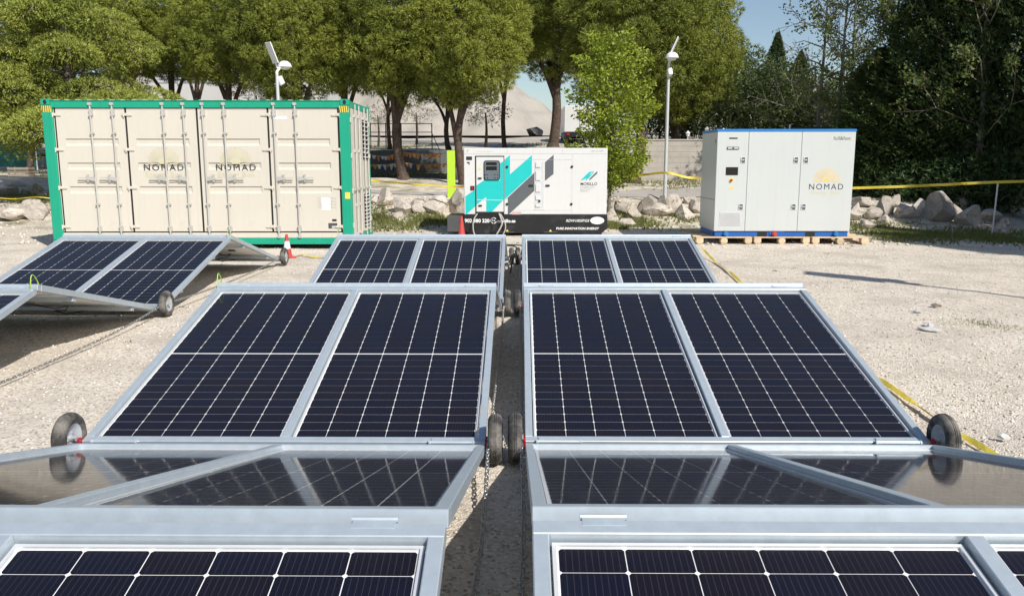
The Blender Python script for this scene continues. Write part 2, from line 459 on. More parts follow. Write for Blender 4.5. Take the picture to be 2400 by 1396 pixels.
M = dict(
    ground=ground_mat(),
    stone=pmat('gravel_stone', (0.69, 0.62, 0.53), 0.9, var=0.15, scale=30, island=0.42, spec=0.2, coord='Object'),
    asphalt=pmat('asphalt', (0.085, 0.088, 0.095), 0.9, var=0.2, scale=2.0, bump=0.4, bscale=90, dirt=(0.2, 0.18, 0.15), dscale=0.5),
    galv=pmat('galvanised_steel', (0.52, 0.585, 0.635), 0.42, metal=0.45, var=0.09, scale=14, bump=0.03, bscale=30, dirt=(0.64, 0.69, 0.72), dscale=9, dmin=0.58, dmax=0.8),
    alu=pmat('aluminium', (0.72, 0.73, 0.745), 0.38, metal=0.4, var=0.05, scale=10),
    back=pmat('backsheet', (0.78, 0.78, 0.77), 0.6, var=0.03),
    under=pmat('module_underside', (0.62, 0.62, 0.60), 0.65, var=0.08),
    cell=cell_mat(),
    glass=glass_mat('solar_glass', 1.7, 0.06, ar=True),
    pane=glass_mat('window_glass', 1.5, 0.01, (0.75, 0.78, 0.8)),
    rubber=pmat('rubber', (0.036, 0.035, 0.033), 0.85, var=0.3, scale=20, bump=0.3, bscale=70, dirt=(0.24, 0.22, 0.195), dscale=9, dmin=0.40, dmax=0.70),
    rim=pmat('rim_metal', (0.50, 0.52, 0.54), 0.4, metal=0.4, var=0.08),
    red=pmat('red_paint', (0.36, 0.012, 0.018), 0.4, var=0.1),
    steel=pmat('chain_steel', (0.50, 0.50, 0.50), 0.32, metal=0.85, var=0.15, scale=30),
    cream=pmat('cream_paint', (0.605, 0.565, 0.49), 0.45, streak=0.07, var=0.025, scale=1.2, bump=0.02, bscale=12, dirt=(0.53, 0.48, 0.42), dscale=1.7, dmin=0.62, dmax=0.95),
    cgreen=pmat('green_paint', (0.008, 0.33, 0.20), 0.42, streak=0.14, var=0.05, scale=2, dirt=(0.02, 0.40, 0.26), dscale=4, dmin=0.6, dmax=0.85),
    seal=pmat('rubber_seal', (0.012, 0.012, 0.012), 0.7),
    zinc=pmat('zinc_rod', (0.56, 0.55, 0.52), 0.5, metal=0.4, var=0.08),
    black=pmat('black_paint', (0.012, 0.012, 0.013), 0.45, var=0.25, scale=3, dirt=(0.05, 0.048, 0.044), dscale=3),
    ink=pmat('dark_ink', (0.02, 0.02, 0.024), 0.6),
    inkpale=pmat('pale_grey_ink', (0.50, 0.50, 0.50), 0.6),
    sunpale=pmat('pale_yellow_ink', (0.58, 0.54, 0.345), 0.6),
    sunyel=pmat('yellow_ink', (0.78, 0.55, 0.15), 0.6),
    white=pmat('white_paint', (0.64, 0.64, 0.635), 0.35, streak=0.07, var=0.02, scale=1.0, dirt=(0.58, 0.57, 0.55), dscale=2.2, dmin=0.6, dmax=0.9),
    whitelet=pmat('white_lettering', (0.80, 0.80, 0.80), 0.5),
    cabwhite=pmat('cabinet_white', (0.545, 0.575, 0.565), 0.35, streak=0.07, var=0.02, scale=1.0, dirt=(0.50, 0.53, 0.53), dscale=2.0, dmin=0.6, dmax=0.9),
    teal=pmat('teal_vinyl', (0.012, 0.50, 0.485), 0.4, var=0.03),
    slate=pmat('slate_vinyl', (0.105, 0.115, 0.125), 0.45, var=0.04),
    cabblue=pmat('blue_paint', (0.012, 0.11, 0.42), 0.4, var=0.08),
    cabtop=pmat('blue_trim', (0.025, 0.19, 0.50), 0.4, var=0.05),
    screen=pmat('dark_screen', (0.006, 0.006, 0.007), 0.15),
    hw=pmat('hardware_grey', (0.10, 0.10, 0.105), 0.45, metal=0.3),
    galvpole=pmat('pole_paint', (0.62, 0.64, 0.65), 0.45, metal=0.25, var=0.06),
    lampwhite=pmat('lamp_white', (0.80, 0.80, 0.80), 0.4, var=0.03),
    yellow=pmat('yellow_tape', (0.66, 0.52, 0.06), 0.5, var=0.12, scale=9),
    hazy=pmat('hazard_yellow', (0.80, 0.62, 0.10), 0.5),
    cone=pmat('cone_red', (0.50, 0.055, 0.05), 0.5, var=0.1),
    wood=pmat('pallet_wood', (0.62, 0.48, 0.32), 0.8, var=0.2, scale=6, bump=0.25, bscale=40, objrand=0.18, dirt=(0.45, 0.34, 0.22), dscale=4),
    oldwood=pmat('weathered_wood', (0.27, 0.22, 0.17), 0.85, var=0.2, scale=6, objrand=0.2),
    lime=pmat('lime_paint', (0.48, 0.72, 0.045), 0.45, var=0.04),
    rock=pmat('boulder_stone', (0.49, 0.44, 0.385), 0.92, var=0.42, scale=2.2, bump=1.0, bscale=5.5, objrand=0.2, dirt=(0.215, 0.18, 0.145), dscale=2.4, dmin=0.5, dmax=0.66, spec=0.2),
    wall=block_wall_mat(),
    wallgrey=pmat('dark_wall_panel', (0.135, 0.14, 0.145), 0.85, var=0.2, scale=0.9, bump=0.2, dirt=(0.19, 0.185, 0.175), dscale=1.2),
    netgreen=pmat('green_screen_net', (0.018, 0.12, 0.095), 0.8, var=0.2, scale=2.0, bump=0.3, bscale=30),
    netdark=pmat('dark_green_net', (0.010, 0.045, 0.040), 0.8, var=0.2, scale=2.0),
    mound=pmat('gravel_heap', (0.36, 0.33, 0.29), 0.95, var=0.25, scale=0.35, bump=0.8, bscale=3.5, dirt=(0.25, 0.225, 0.19), dscale=0.35, spec=0.1),
    building=pmat('pale_wall', (0.50, 0.49, 0.47), 0.8, var=0.06, scale=0.4, dirt=(0.5, 0.48, 0.45), dscale=0.7),
    rib=pmat('ribbed_cladding', (0.52, 0.54, 0.57), 0.5, metal=0.2, var=0.06),
    rust=pmat('rusty_rail', (0.16, 0.12, 0.09), 0.7, var=0.2),
    bark=pmat('pine_bark', (0.095, 0.070, 0.055), 0.95, var=0.45, scale=7, bump=1.0, bscale=16, dirt=(0.19, 0.16, 0.135), dscale=9, spec=0.1),
    barkgrey=pmat('grey_bark', (0.20, 0.175, 0.145), 0.95, var=0.3, scale=8, bump=0.7, bscale=22, spec=0.1),
    pine=leafmat('pine_needles', (0.055, 0.085, 0.013), (0.375, 0.405, 0.058), 0.10),
    pine2=leafmat('far_pine_needles', (0.045, 0.066, 0.014), (0.21, 0.235, 0.045), 0.15),
    cedar=leafmat('cedar_needles', (0.13, 0.17, 0.022), (0.42, 0.45, 0.085), 0.15),
    young=leafmat('young_leaves', (0.17, 0.25, 0.014), (0.44, 0.50, 0.050), 0.40, nscale=1.5),
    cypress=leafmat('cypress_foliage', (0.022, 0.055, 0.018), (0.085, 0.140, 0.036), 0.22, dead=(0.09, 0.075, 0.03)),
    conifer=leafmat('conifer_foliage', (0.045, 0.080, 0.022), (0.165, 0.205, 0.06), 0.22),
    thinleaf=leafmat('sparse_leaves', (0.07, 0.11, 0.022), (0.18, 0.23, 0.055), 0.4, dead=(0.13, 0.1, 0.05)),
    olive=leafmat('olive_leaves', (0.14, 0.145, 0.085), (0.26, 0.25, 0.16), 0.25),
    grass=leafmat('grass_blades', (0.085, 0.125, 0.02), (0.27, 0.27, 0.075), 0.35, nscale=2.0),
    plastic=pmat('white_plastic', (0.62, 0.61, 0.59), 0.4),
    cable=pmat('black_cable', (0.012, 0.012, 0.012), 0.5),
    cablegrey=pmat('grey_cable', (0.42, 0.40, 0.37), 0.5, var=0.1),
    cablegreen=pmat('green_yellow_wire', (0.36, 0.55, 0.06), 0.45, var=0.35, scale=25),
    orange=pmat('orange_flag', (0.75, 0.32, 0.08), 0.7, objrand=0.2),
    flagwhite=pmat('white_flag', (0.75, 0.70, 0.66), 0.7),
)

# ------------------------------------------------------------------ the ground
def grid_mesh(name, xs, ys, zf, mat, smooth=True):
    X, Y = np.meshgrid(xs, ys); Z = zf(X, Y)
    v = np.stack([X, Y, Z], -1).reshape(-1, 3)
    nx, ny = len(xs), len(ys)
    i = (np.arange(ny - 1)[:, None] * nx + np.arange(nx - 1)[None, :]).ravel()
    f = np.stack([i, i + 1, i + 1 + nx, i + nx], -1)
    return nmesh(name, v, f, mat, smooth)

def _rough(X, Y):
    z = terrain(X, Y)
    r = (np.sin(X * 7.1 + np.sin(Y * 5.3) * 1.7) * np.sin(Y * 6.3 + np.sin(X * 4.1) * 1.4) * 0.004
         + np.sin(X * 2.3 + 1.1) * np.sin(Y * 1.9 + 0.4) * 0.008)
    return z + r * _sm(0, 2, Y) - 0.006
xs = np.concatenate([np.linspace(-400, -40, 14)[:-1], np.linspace(-40, -12, 40)[:-1], np.linspace(-12, 14, 261)[:-1], np.linspace(14, 40, 40)[:-1], np.linspace(40, 400, 14)])
ys = np.concatenate([np.linspace(-120, -4, 16)[:-1], np.linspace(-4, 20, 200)[:-1], np.linspace(20, 36, 120)[:-1], [36, 36.1, 36.2, 36.35, 36.5], np.linspace(37, 110, 60)[:-1], np.linspace(110, 900, 12)])
tag(child('ground', grid_mesh('ground', xs, ys, _rough, M['ground']), None), kind='structure')
# far ground level continues flat, the asphalt lane behind the pines
def lane(name, x0, x1, y0, y1, mat, lift):
    me = grid_mesh(name, np.linspace(x0, x1, 140), np.linspace(y0, y1, 14), lambda X, Y: terrain(X, Y) + lift, mat)
    return tag(child(name, me, None), kind='structure')
lane('road', -45, 13, 32.2, 35.4, M['asphalt'], 0.012)
lane('path', -45, 12, 26.4, 28.2, pmat('dusty_track', (0.40, 0.375, 0.345), 0.95, var=0.12, scale=1.0, bump=0.5, bscale=30, dirt=(0.30, 0.27, 0.24), dscale=0.8), 0.008)

# loose stones lying on the yard
def scatter_stones(n, xr, yr, smin, smax, name, power=1.0):
    x = RNG.uniform(*xr, n); t = RNG.random(n) ** power; y = yr[0] + (yr[1] - yr[0]) * t
    s = smin + (smax - smin) * RNG.random(n) ** 3.0
    base = np.array([[1, 0, 0], [0.31, 0.95, 0], [-0.81, 0.59, 0], [-0.81, -0.59, 0], [0.31, -0.95, 0], [0, 0, 0.8], [0.1, 0, -0.6]])
    tri = np.array([[0, 1, 5], [1, 2, 5], [2, 3, 5], [3, 4, 5], [4, 0, 5], [1, 0, 6], [2, 1, 6], [3, 2, 6], [4, 3, 6], [0, 4, 6]])
    a = RNG.uniform(0, 2 * np.pi, n); ca, sa = np.cos(a), np.sin(a)
    v = base[None] * RNG.uniform(0.65, 1.3, (n, 7, 3))
    v[..., 0] *= RNG.uniform(0.8, 1.5, n)[:, None]; v[..., 2] *= RNG.uniform(0.5, 0.9, n)[:, None]
    vx = v[..., 0] * ca[:, None] - v[..., 1] * sa[:, None]; vy = v[..., 0] * sa[:, None] + v[..., 1] * ca[:, None]
    V = np.stack([vx * s[:, None] + x[:, None], vy * s[:, None] + y[:, None], v[..., 2] * s[:, None] + (_rough(x, y) + s * 0.25)[:, None]], -1)
    F = tri[None] + (np.arange(n) * 7)[:, None, None]
    me = nmesh(name, V.reshape(-1, 3), F.reshape(-1, 3), M['stone'])
    return me
st = child('gravel', scatter_stones(56000, (-6.5, 9.5), (2.0, 17.0), 0.0035, 0.016, 'gravel', 1.35), None)
tag(st, 'loose pale gravel spread over the whole yard floor', 'gravel', kind='stuff')
st = child('gravel', scatter_stones(7000, (-16, 13), (17.0, 26.0), 0.010, 0.05, 'gravel'), None)
tag(st, 'coarser loose stones along the far edge of the yard', 'gravel', kind='stuff')

# ------------------------------------------------------------------ the solar strings
W, HP, RH, VH = 2.4083, 2.3424, 0.7377, 0.1232
RAIL, MID, END, DEEP = 0.045, 0.050, 0.055, 0.055
LL = 2.381                                           # leaf length
MW, ML = (W - 2 * RAIL - MID) / 2 - 0.016, LL - 2 * END - 0.020
CW, CH, CG, RG, MG = 0.1775, 0.0888, 0.0036, 0.0032, 0.012

def cell_outline(w, h, c=0.0065):
    a, b = w / 2, h / 2
    return [(-a + c, -b), (a - c, -b), (a, -b + c), (a, b - c), (a - c, b), (-a + c, b), (-a, b - c), (-a, -b + c)]
_o = cell_outline(CW, CH)
_mb = MB(); _mb.add([(x, y, 0) for x, y in _o] + [(x, y, -0.0012) for x, y in _o], [tuple(range(8))] + [((i + 1) % 8, i, i + 8, (i + 1) % 8 + 8) for i in range(8)])
CELL = _mb.mesh('cell', M['cell'])
CELL_XY = []
for r in range(24):
    yy = -ML / 2 + 0.018 + CH / 2 + r * (CH + RG) + (MG if r >= 12 else 0)
    for c in range(6):
        CELL_XY.append(((c - 2.5) * (CW + CG), yy))
_shift = -(CELL_XY[0][1] + CELL_XY[-1][1]) / 2
CELL_XY = [(x, y + _shift) for x, y in CELL_XY]
CZ = -0.0215
_mb = MB()
for x, y in CELL_XY: _mb.add([(x + a, y + b, CZ) for a, b in _o], [tuple(range(8))])
CELL_FIELD = _mb.mesh('cells', M['cell'])
# module body: aluminium rim and white backsheet
_mb = MB(); rz0, rz1, lip = -0.050, -0.014, 0.011
_mb.box(-MW / 2, MW / 2, -ML / 2, -ML / 2 + lip, rz0, rz1).box(-MW / 2, MW / 2, ML / 2 - lip, ML / 2, rz0, rz1)
_mb.box(-MW / 2, -MW / 2 + lip, -ML / 2 + lip, ML / 2 - lip, rz0, rz1).box(MW / 2 - lip, MW / 2, -ML / 2 + lip, ML / 2 - lip, rz0, rz1)
_mb.mi = 1; _mb.box(-MW / 2 + lip, MW / 2 - lip, -ML / 2 + lip, ML / 2 - lip, -0.027, -0.0232)
MODULE = _mb.mesh('solar_module', [M['alu'], M['back']])
_mb = MB(); _mb.box(-MW / 2 + lip, MW / 2 - lip, -ML / 2 + lip, ML / 2 - lip, -0.0195, -0.0168)
PANE = _mb.mesh('glass', M['glass'])
_mb = MB(); _mb.box(-0.05, 0.05, -0.035, 0.035, -0.045, -0.0275)
JBOX = _mb.mesh('junction_box', M['cable'])
END_RAIL = MB().box(0, W, 0, END, -DEEP, 0).mesh('end_rail', M['galv'], bevel=0.003)
SIDE_RAIL = MB().box(0, RAIL, END, LL - END, -DEEP, -0.0006).mesh('side_rail', M['galv'], bevel=0.003)
CENTRE_RAIL = MB().box(0, MID, END, LL - END, -DEEP, -0.0006).mesh('centre_rail', M['galv'], bevel=0.003)
CROSS_RAIL = MB().box(0.02, W - 0.02, -0.03, 0.03, -0.098, -DEEP - 0.001).mesh('cross_rail', M['galv'], bevel=0.003)
_mb = MB(); _mb.cyl((-0.13, 0, 0), (0.13, 0, 0), 0.011, n=10)
_mb.cyl((-0.135, 0, 0), (-0.125, 0, 0), 0.015, n=8).cyl((0.125, 0, 0), (0.135, 0, 0), 0.015, n=8)
_mb.box(-0.12, 0.12, -0.045, -0.008, -0.003, 0.006)
HINGE = _mb.mesh('hinge', M['galv'])
_mb = MB(); _mb.cyl((-0.065, 0, 0), (0.065, 0, 0), 0.010, n=10).box(-0.06, 0.06, -0.040, -0.007, -0.003, 0.005)
HINGE_S = _mb.mesh('hinge', M['galv'])
# wheels
_w2 = 0.042
prof = [(0.098, -_w2 + 0.006), (0.115, -_w2), (0.140, -_w2 - 0.002), (0.158, -_w2 + 0.008), (0.168, -_w2 + 0.022), (0.1715, -0.012), (0.1715, -0.009), (0.1675, -0.007), (0.1675, -0.004), (0.1720, -0.002), (0.1720, 0.002), (0.1675, 0.004), (0.1675, 0.007), (0.1715, 0.009), (0.1715, 0.012), (0.168, _w2 - 0.022), (0.158, _w2 - 0.008), (0.140, _w2 + 0.002), (0.115, _w2), (0.098, _w2 - 0.006), (0.098, -_w2 + 0.006)]
AXX = Matrix.Rotation(math.pi / 2, 4, 'Y')
TYRE = MB().lathe(prof, 40, AXX).mesh('tyre', M['rubber'], smooth=True)
_mb = MB(); _mb.lathe([(0.0, 0.020), (0.022, 0.022), (0.024, 0.010), (0.05, 0.006), (0.075, 0.016), (0.090, 0.030), (0.0985, 0.033), (0.0985, -0.033), (0.090, -0.030), (0.075, -0.016), (0.05, -0.006), (0.024, -0.010), (0.022, -0.022), (0.0, -0.020)], 32, AXX)
for k in range(5):
    a = k * 2 * math.pi / 5
    for sx in (-1, 1): _mb.cyl((sx * 0.006, 0.036 * math.cos(a), 0.036 * math.sin(a)), (sx * 0.014, 0.036 * math.cos(a), 0.036 * math.sin(a)), 0.007, n=6)
RIMM = _mb.mesh('rim', M['rim'], smooth=True)
# earth wire arching over a ridge joint
def arch(h, w, r=0.006):
    return [(0, -w + 2 * w * t, h * math.sin(math.pi * t) ** 0.7) for t in [i / 12 for i in range(13)]]
EARTH = MB().tube(arch(0.12, 0.06), 0.0045, 6).mesh('earth_wire', M['cablegreen'], smooth=True)

STR = dict(left=(-0.2131 - W, 6.9799, 0.0013), right=(0.0219, 7.0026, 0.0022), third=(-4.1301 - W, 6.8723, -0.0036))
def string_point(key, u, s, z=0.0):
    x0, y0, a = STR[key]
    if key != 'right':                                # the fit turned these about their right edge
        x0 = x0 + W; u = u - W
    return Vector((x0 + math.cos(a) * u - math.sin(a) * s, y0 + math.sin(a) * u + math.cos(a) * s, z))

def leaf(key, ridge_s, facing, label, cells, group, wheels=None, near=False):
    wheels = facing if wheels is None else wheels
    ds, dz, st = (-0.125, 0.065, 1.043) if near else (0.0, 0.0, 1.0)   # the nearest ridge stands a little higher and closer
    a = STR[key][2]
    if facing:
        tilt = math.atan2(RH - 0.030 - VH + (0.016 if near else 0), HP)
        o = string_point(key, 0, ridge_s + ds - HP + (0.006 if near else 0.02), VH + dz)
        mtx = Matrix.Translation(o) @ Matrix.Rotation(a, 4, 'Z') @ Matrix.Rotation(tilt, 4, 'X')
    else:
        tilt = math.atan2(RH + dz - VH, HP - ds)
        o = string_point(key, W, ridge_s + HP - 0.02, VH)
        mtx = Matrix.Translation(o) @ Matrix.Rotation(a + math.pi, 4, 'Z') @ Matrix.Rotation(tilt, 4, 'X') @ Matrix.Diagonal((1, st, 1, 1))
    t = thing('solar_array_leaf', label, 'solar panel', mat=mtx, group=group)
    child('end_rail', END_RAIL, t); child('end_rail', END_RAIL, t, (0, LL - END, 0))
    child('side_rail', SIDE_RAIL, t); child('side_rail', SIDE_RAIL, t, (W - RAIL, 0, 0))
    child('centre_rail', CENTRE_RAIL, t, (W / 2 - MID / 2, 0, 0))
    for yy in (0.62, 1.76): child('cross_rail', CROSS_RAIL, t, (0, yy, 0))
    for k in range(2):
        mx = RAIL + 0.008 + MW / 2 if k == 0 else W - RAIL - 0.008 - MW / 2
        m = child('solar_module', MODULE, t, (mx, LL / 2, -0.010))
        child('glass', PANE, m)
        child('junction_box', JBOX, m, (-0.2, 0, 0)); child('junction_box', JBOX, m, (0.2, 0, 0))
        if cells:
            for x, y in CELL_XY: child('cell', CELL, m, (x, y, CZ))
        else:
            child('cell', CELL_FIELD, m)['kind'] = 'stuff'
    # cables clipped under the modules
    cb = MB()
    for k in range(2):
        x = W * (0.28 + 0.44 * k); pts = [(x + 0.2 * math.sin(i * 0.9 + k), 0.3 + i * 0.15, -0.07 - 0.05 * abs(math.sin(i * 1.3))) for i in range(12)]
        cb.tube(pts, 0.006, 5)
    cb.build('cable', M['cable'], t, smooth=True)
    if facing:
        for x in (0.20, W - 0.20):
            child('hinge', HINGE_S, t, (x, LL + 0.018, -0.004)); child('hinge', HINGE, t, (x, -0.012, 0.004), (0, 0, math.pi))
    if wheels:
        inv = (Matrix.Rotation(tilt, 3, 'X')).inverted()
        for sd, x in ((-1, -0.060), (1, W + 0.060)):
            p = inv @ Vector((0, -0.02, 0.1500 - VH))
            w = child('wheel', TYRE, t, (x, p.y, p.z), (random.uniform(0, 6), 0, 0), (0.95, 0.872, 0.872))
            child('rim', RIMM, w)
            br = MB(); xe = x - sd * 0.055
            br.prism([(-0.014, -0.02), (0.05, -0.03), (0.05, -0.012), (0.012, 0.014), (-0.014, 0.012)], -0.006, 0.006)
            bm_ = [Matrix.Translation((xe, p.y, p.z - 0.02)) @ Matrix.Rotation(math.pi / 2, 4, 'Z') @ Vector(q) for q in br.v]
            br.v = [tuple(q) for q in bm_]
            br.box(xe - 0.006, xe + 0.006, -0.02, 0.08, -0.045, -0.012)
            br.build('wheel_bracket', M['red'], t)
            MB().cyl((xe + sd * 0.007, p.y, p.z), (x + sd * 0.05, p.y, p.z), 0.011, n=8).build('axle', M['rim'], t)
    if facing:
        (key != 'right') and child('earth_wire', EARTH, t, (W - 0.02 if key == 'third' else 0.02, LL + 0.02, -0.01))
    return t

G_ = 'folding solar panels on wheels'
leaf('left', -2 * HP, True, 'nearest left panel frame at the bottom edge, tilted toward the viewer', True, G_, near=True)
leaf('right', -2 * HP, True, 'nearest right panel frame at the bottom edge, tilted toward the viewer', True, G_, near=True)
leaf('left', -2 * HP, False, 'left panel pair sloping away from the viewer, mirroring a wheel', False, G_, near=True)
leaf('right', -2 * HP, False, 'right panel pair sloping away from the viewer, mirroring a wheel', False, G_, near=True)
leaf('left', 0, True, 'large dark panel pair left of the centre gap, tilted toward the viewer', True, G_)
leaf('right', 0, True, 'large dark panel pair right of the centre gap, tilted toward the viewer', True, G_)
leaf('left', 0, False, 'panel pair sloping away behind the large left pair', False, G_)
leaf('right', 0, False, 'panel pair sloping away behind the large right pair', False, G_)
leaf('left', 2 * HP, True, 'farther panel pair left of the gap, in front of the generator and container', False, G_)
leaf('right', 2 * HP, True, 'farther panel pair right of the gap, between generator and pallets', False, G_)
leaf('left', 2 * HP, False, 'farthest left panel pair sloping away, hidden behind its ridge', False, G_, True)
leaf('right', 2 * HP, False, 'farthest right panel pair sloping away, hidden behind its ridge', False, G_, True)
leaf('third', 0, True, 'panel pair cut off by the left edge of the picture', False, G_)
leaf('third', 0, False, 'leftmost panel pair sloping away, its dark underside showing above the chain', False, G_)
leaf('third', 2 * HP, True, 'bluish panel pair at far left in front of the cream container', False, G_)
leaf('third', 2 * HP, False, 'rear leftmost pair sloping down to the wheel by the cone', False, G_, True)

# chains along the sides of the strings
def link_mesh():
    mb = MB(); pts = []
    L_, r_ = 0.0145, 0.0095
    for i in range(5): t = -math.pi / 2 + math.pi * i / 4; pts.append((L_ + r_ * math.cos(t), r_ * math.sin(t), 0))
    for i in range(5): t = math.pi / 2 + math.pi * i / 4; pts.append((-L_ + r_ * math.cos(t), r_ * math.sin(t), 0))
    n = 4; m = len(pts); V = []; F = []
    for i in range(m):
        p = Vector(pts[i]); d = (Vector(pts[(i + 1) % m]) - Vector(pts[i - 1])).normalized(); a = Vector((0, 0, 1)); b = d.cross(a)
        for k in range(n):
            t = 2 * math.pi * k / n + math.pi / 4; V.append(p + (a * math.cos(t) + b * math.sin(t)) * 0.0042)
    for i in range(m):
        for k in range(n):
            F.append(((i * n + k), (i * n + (k + 1) % n), ((i + 1) % m) * n + (k + 1) % n, ((i + 1) % m) * n + k))
    return np.array([tuple(v) for v in V]), np.array(F)
LV, LF = link_mesh()
def chain(p0, p1, sag, label, wob=0.03):
    p0, p1 = Vector(p0), Vector(p1); n = int((p1 - p0).length / 0.0385); V = []; F = []
    def pos(t):
        p = p0.lerp(p1, t); p.z = max(0.014, p.z - sag * 4 * t * (1 - t)); p.x += wob * math.sin(t * 9.0) * math.sin(math.pi * t); return p
    for i in range(n):
        a, b = pos(i / n), pos((i + 1) / n); d = (b - a).normalized()
        s = d.cross(Vector((0, 0, 1))).normalized(); u = s.cross(d)
        ang = math.pi / 4 + (math.pi / 2 if i % 2 else 0) + random.uniform(-0.3, 0.3)
        e1 = s * math.cos(ang) + u * math.sin(ang); e2 = -s * math.sin(ang) + u * math.cos(ang)
        Mx = np.array([d, e1, e2]); V.append(LV @ Mx + np.array((a + b) / 2)); F.append(LF + i * len(LV))
    o = child('chain', nmesh('chain', np.concatenate(V), np.concatenate(F), M['steel'], True), None)
    return tag(o, label, 'chain', 'steel chains beside the solar strings')
def sp(key, u, s, z): return string_point(key, u, s, z)
chain(sp('left', W + 0.025, -3 * HP, 0.10), sp('left', W + 0.022, -HP - 0.06, 0.14), 0.10, 'steel chain hanging from the red bracket left of the near pair of wheels', 0.02)
chain(sp('left', W + 0.022, -HP + 0.06, 0.14), sp('left', W + 0.022, HP - 0.06, 0.14), 0.07, 'taut steel chain along the left side of the centre gap', 0.0)
chain(sp('left', W + 0.022, HP + 0.06, 0.14), sp('left', W + 0.022, 3 * HP - 0.06, 0.14), 0.07, 'far steel chain on the left of the gap near the generator', 0.0)
chain(sp('right', -0.025, -3 * HP, 0.10), sp('right', -0.022, -HP - 0.06, 0.14), 0.10, 'steel chain hanging from the red bracket right of the near pair of wheels', 0.015)
chain(sp('right', -0.022, -HP + 0.06, 0.14), sp('right', -0.022, HP - 0.06, 0.14), 0.07, 'taut steel chain along the right side of the centre gap', 0.0)
chain(sp('right', -0.022, HP + 0.06, 0.14), sp('right', -0.022, 3 * HP - 0.06, 0.14), 0.07, 'far steel chain on the right of the gap near the generator', 0.0)
chain(sp('third', W + 0.03, -HP + 0.06, 0.14), sp('third', W + 0.022, HP - 0.06, 0.14), 0.11, 'steel chain running from the left wheel toward the lower left edge', 0.02)
chain(sp('third', W + 0.022, HP + 0.06, 0.14), sp('third', W + 0.022, 3 * HP - 0.06, 0.14), 0.05, 'taut steel chain between the two wheels of the leftmost string', 0.0)

# ------------------------------------------------------------------ printed sun-ray mark
def sun_mark(name, r, mat, parent, loc, rays=11, w=0.16):
    mb = MB(); r0 = r * 0.36
    n = 16
    mb.prism([(r0 * 0.72 * math.cos(math.pi * i / n), r0 * 0.72 * math.sin(math.pi * i / n)) for i in range(n + 1)], 0, 0.001)
    for k in range(rays):
        a = math.pi * (0.045 + 0.91 * k / (rays - 1)); d = Vector((math.cos(a), math.sin(a))); p = Vector((-d.y, d.x))
        b0, b1 = r * 0.055, r * 0.085; rr = r * (1.0 if k not in (0, rays - 1) else 0.97); lw = r * 0.034
        tip = [d * (rr - b1) + (p * math.cos(t) + d * math.sin(t)) * b1 for t in [math.pi * i / 6 for i in range(7)]]
        outer = [d * r0 + p * b0] + tip + [d * r0 - p * b0]
        c = sum(outer, Vector((0, 0))) / len(outer)
        def inn(q):                                   # inset towards the ray's own axis
            s = q.dot(d); e = q.dot(p); return d * (min(s, rr - lw) if s > r0 + 1e-6 else s) + p * (e - math.copysign(min(lw, abs(e)), e))
        inner = [inn(q) for q in outer]
        for i in range(len(outer) - 1):
            q = [outer[i], outer[i + 1], inner[i + 1], inner[i]]
            mb.prism([(v.x, v.y) for v in q], 0, 0.001)
    mb.box(-r * 1.02, -r0, 0, 0.001, -r * 0.03, 0.0).box(r0, r * 1.02, 0, 0.001, -r * 0.03, 0.0)
    return mb.build(name, mat, parent, loc)

# ------------------------------------------------------------------ the cream container with green frame
CL, CD, CHT = 6.058, 2.438, 2.896
ct = thing('shipping_container', 'cream shipping container with green corner posts and side doors', 'container', (-3.402, 16.5568, 0.06), 0.0195)
# local: x from -CL (left) to 0, y from 0 (front) to CD, z up
def castings():
    mb = MB(); mb.box(-0.089, 0.089, -0.081, 0.081, -0.059, 0.059)
    return mb.mesh('corner_casting', M['cgreen'], bevel=0.008)
CAST = castings()
_hl = MB(); _hl.prism([(0.035 * math.cos(t), 0.045 * math.sin(t)) for t in [2 * math.pi * i / 14 for i in range(14)]], -0.003, 0.002)
HOLE = _hl.mesh('casting_hole', M['seal'])
for x in (-CL + 0.089, -0.089):
    for y in (0.081, CD - 0.081):
        for z in (0.059, CHT - 0.059):
            c = child('corner_casting', CAST, ct, (x, y, z))
            if y < 1: child('hole', HOLE, c, (0, -0.0815, 0))
PW = 0.205
for x in (-CL + 0.003, -PW - 0.003):
    for y0 in (0.008, CD - 0.14):
        MB().box(x, x + PW, y0, y0 + 0.13, 0.1185, CHT - 0.1185).build('corner_post', M['cgreen'], ct, bevel=0.012)
def hazard(x0, z0, w, h, parent):
    MB().box(x0, x0 + w, 0.0055, 0.0075, z0, z0 + h).build('hazard_sticker', M['hazy'], parent)
    mb = MB(); n = 5; p = w / n
    for k in range(n):
        xa = x0 + k * p; mb.prism([(xa, z0), (xa + p * 0.42, z0), (xa + p * 0.95, z0 + h), (xa + p * 0.55, z0 + h)], 0.0035, 0.005)
    mb.build('hazard_stripe', M['black'], parent)
for x in (-CL + 0.003, -PW - 0.003): hazard(x + 0.012, CHT - 0.255, PW - 0.024, 0.125, ct)
rb = MB(); rb.box(-CL + 0.18, -0.18, 0.02, 0.10, CHT - 0.165, CHT - 0.035).box(-CL + 0.18, -0.18, 0.012, 0.02, CHT - 0.165, CHT - 0.145)
rb.box(-CL + 0.18, -0.18, 0.004, 0.10, CHT - 0.035, CHT - 0.022)
rb.build('top_rail', M['cgreen'], ct, bevel=0.004)
MB().box(-CL + 0.18, -0.18, 0.02, 0.12, 0.03, 0.155).box(-CL + 0.18, -0.18, 0.012, 0.02, 0.03, 0.045).build('bottom_rail', M['cgreen'], ct, bevel=0.004)
MB().box(-CL + 0.2, -0.2, 0.035, 0.10, 0.158, 0.262).build('sill', M['cream'], ct, bevel=0.004)
MB().box(-CL + 0.2, -0.2, 0.06, 0.12, 0.263, 0.290).build('sill_gap', M['seal'], ct)
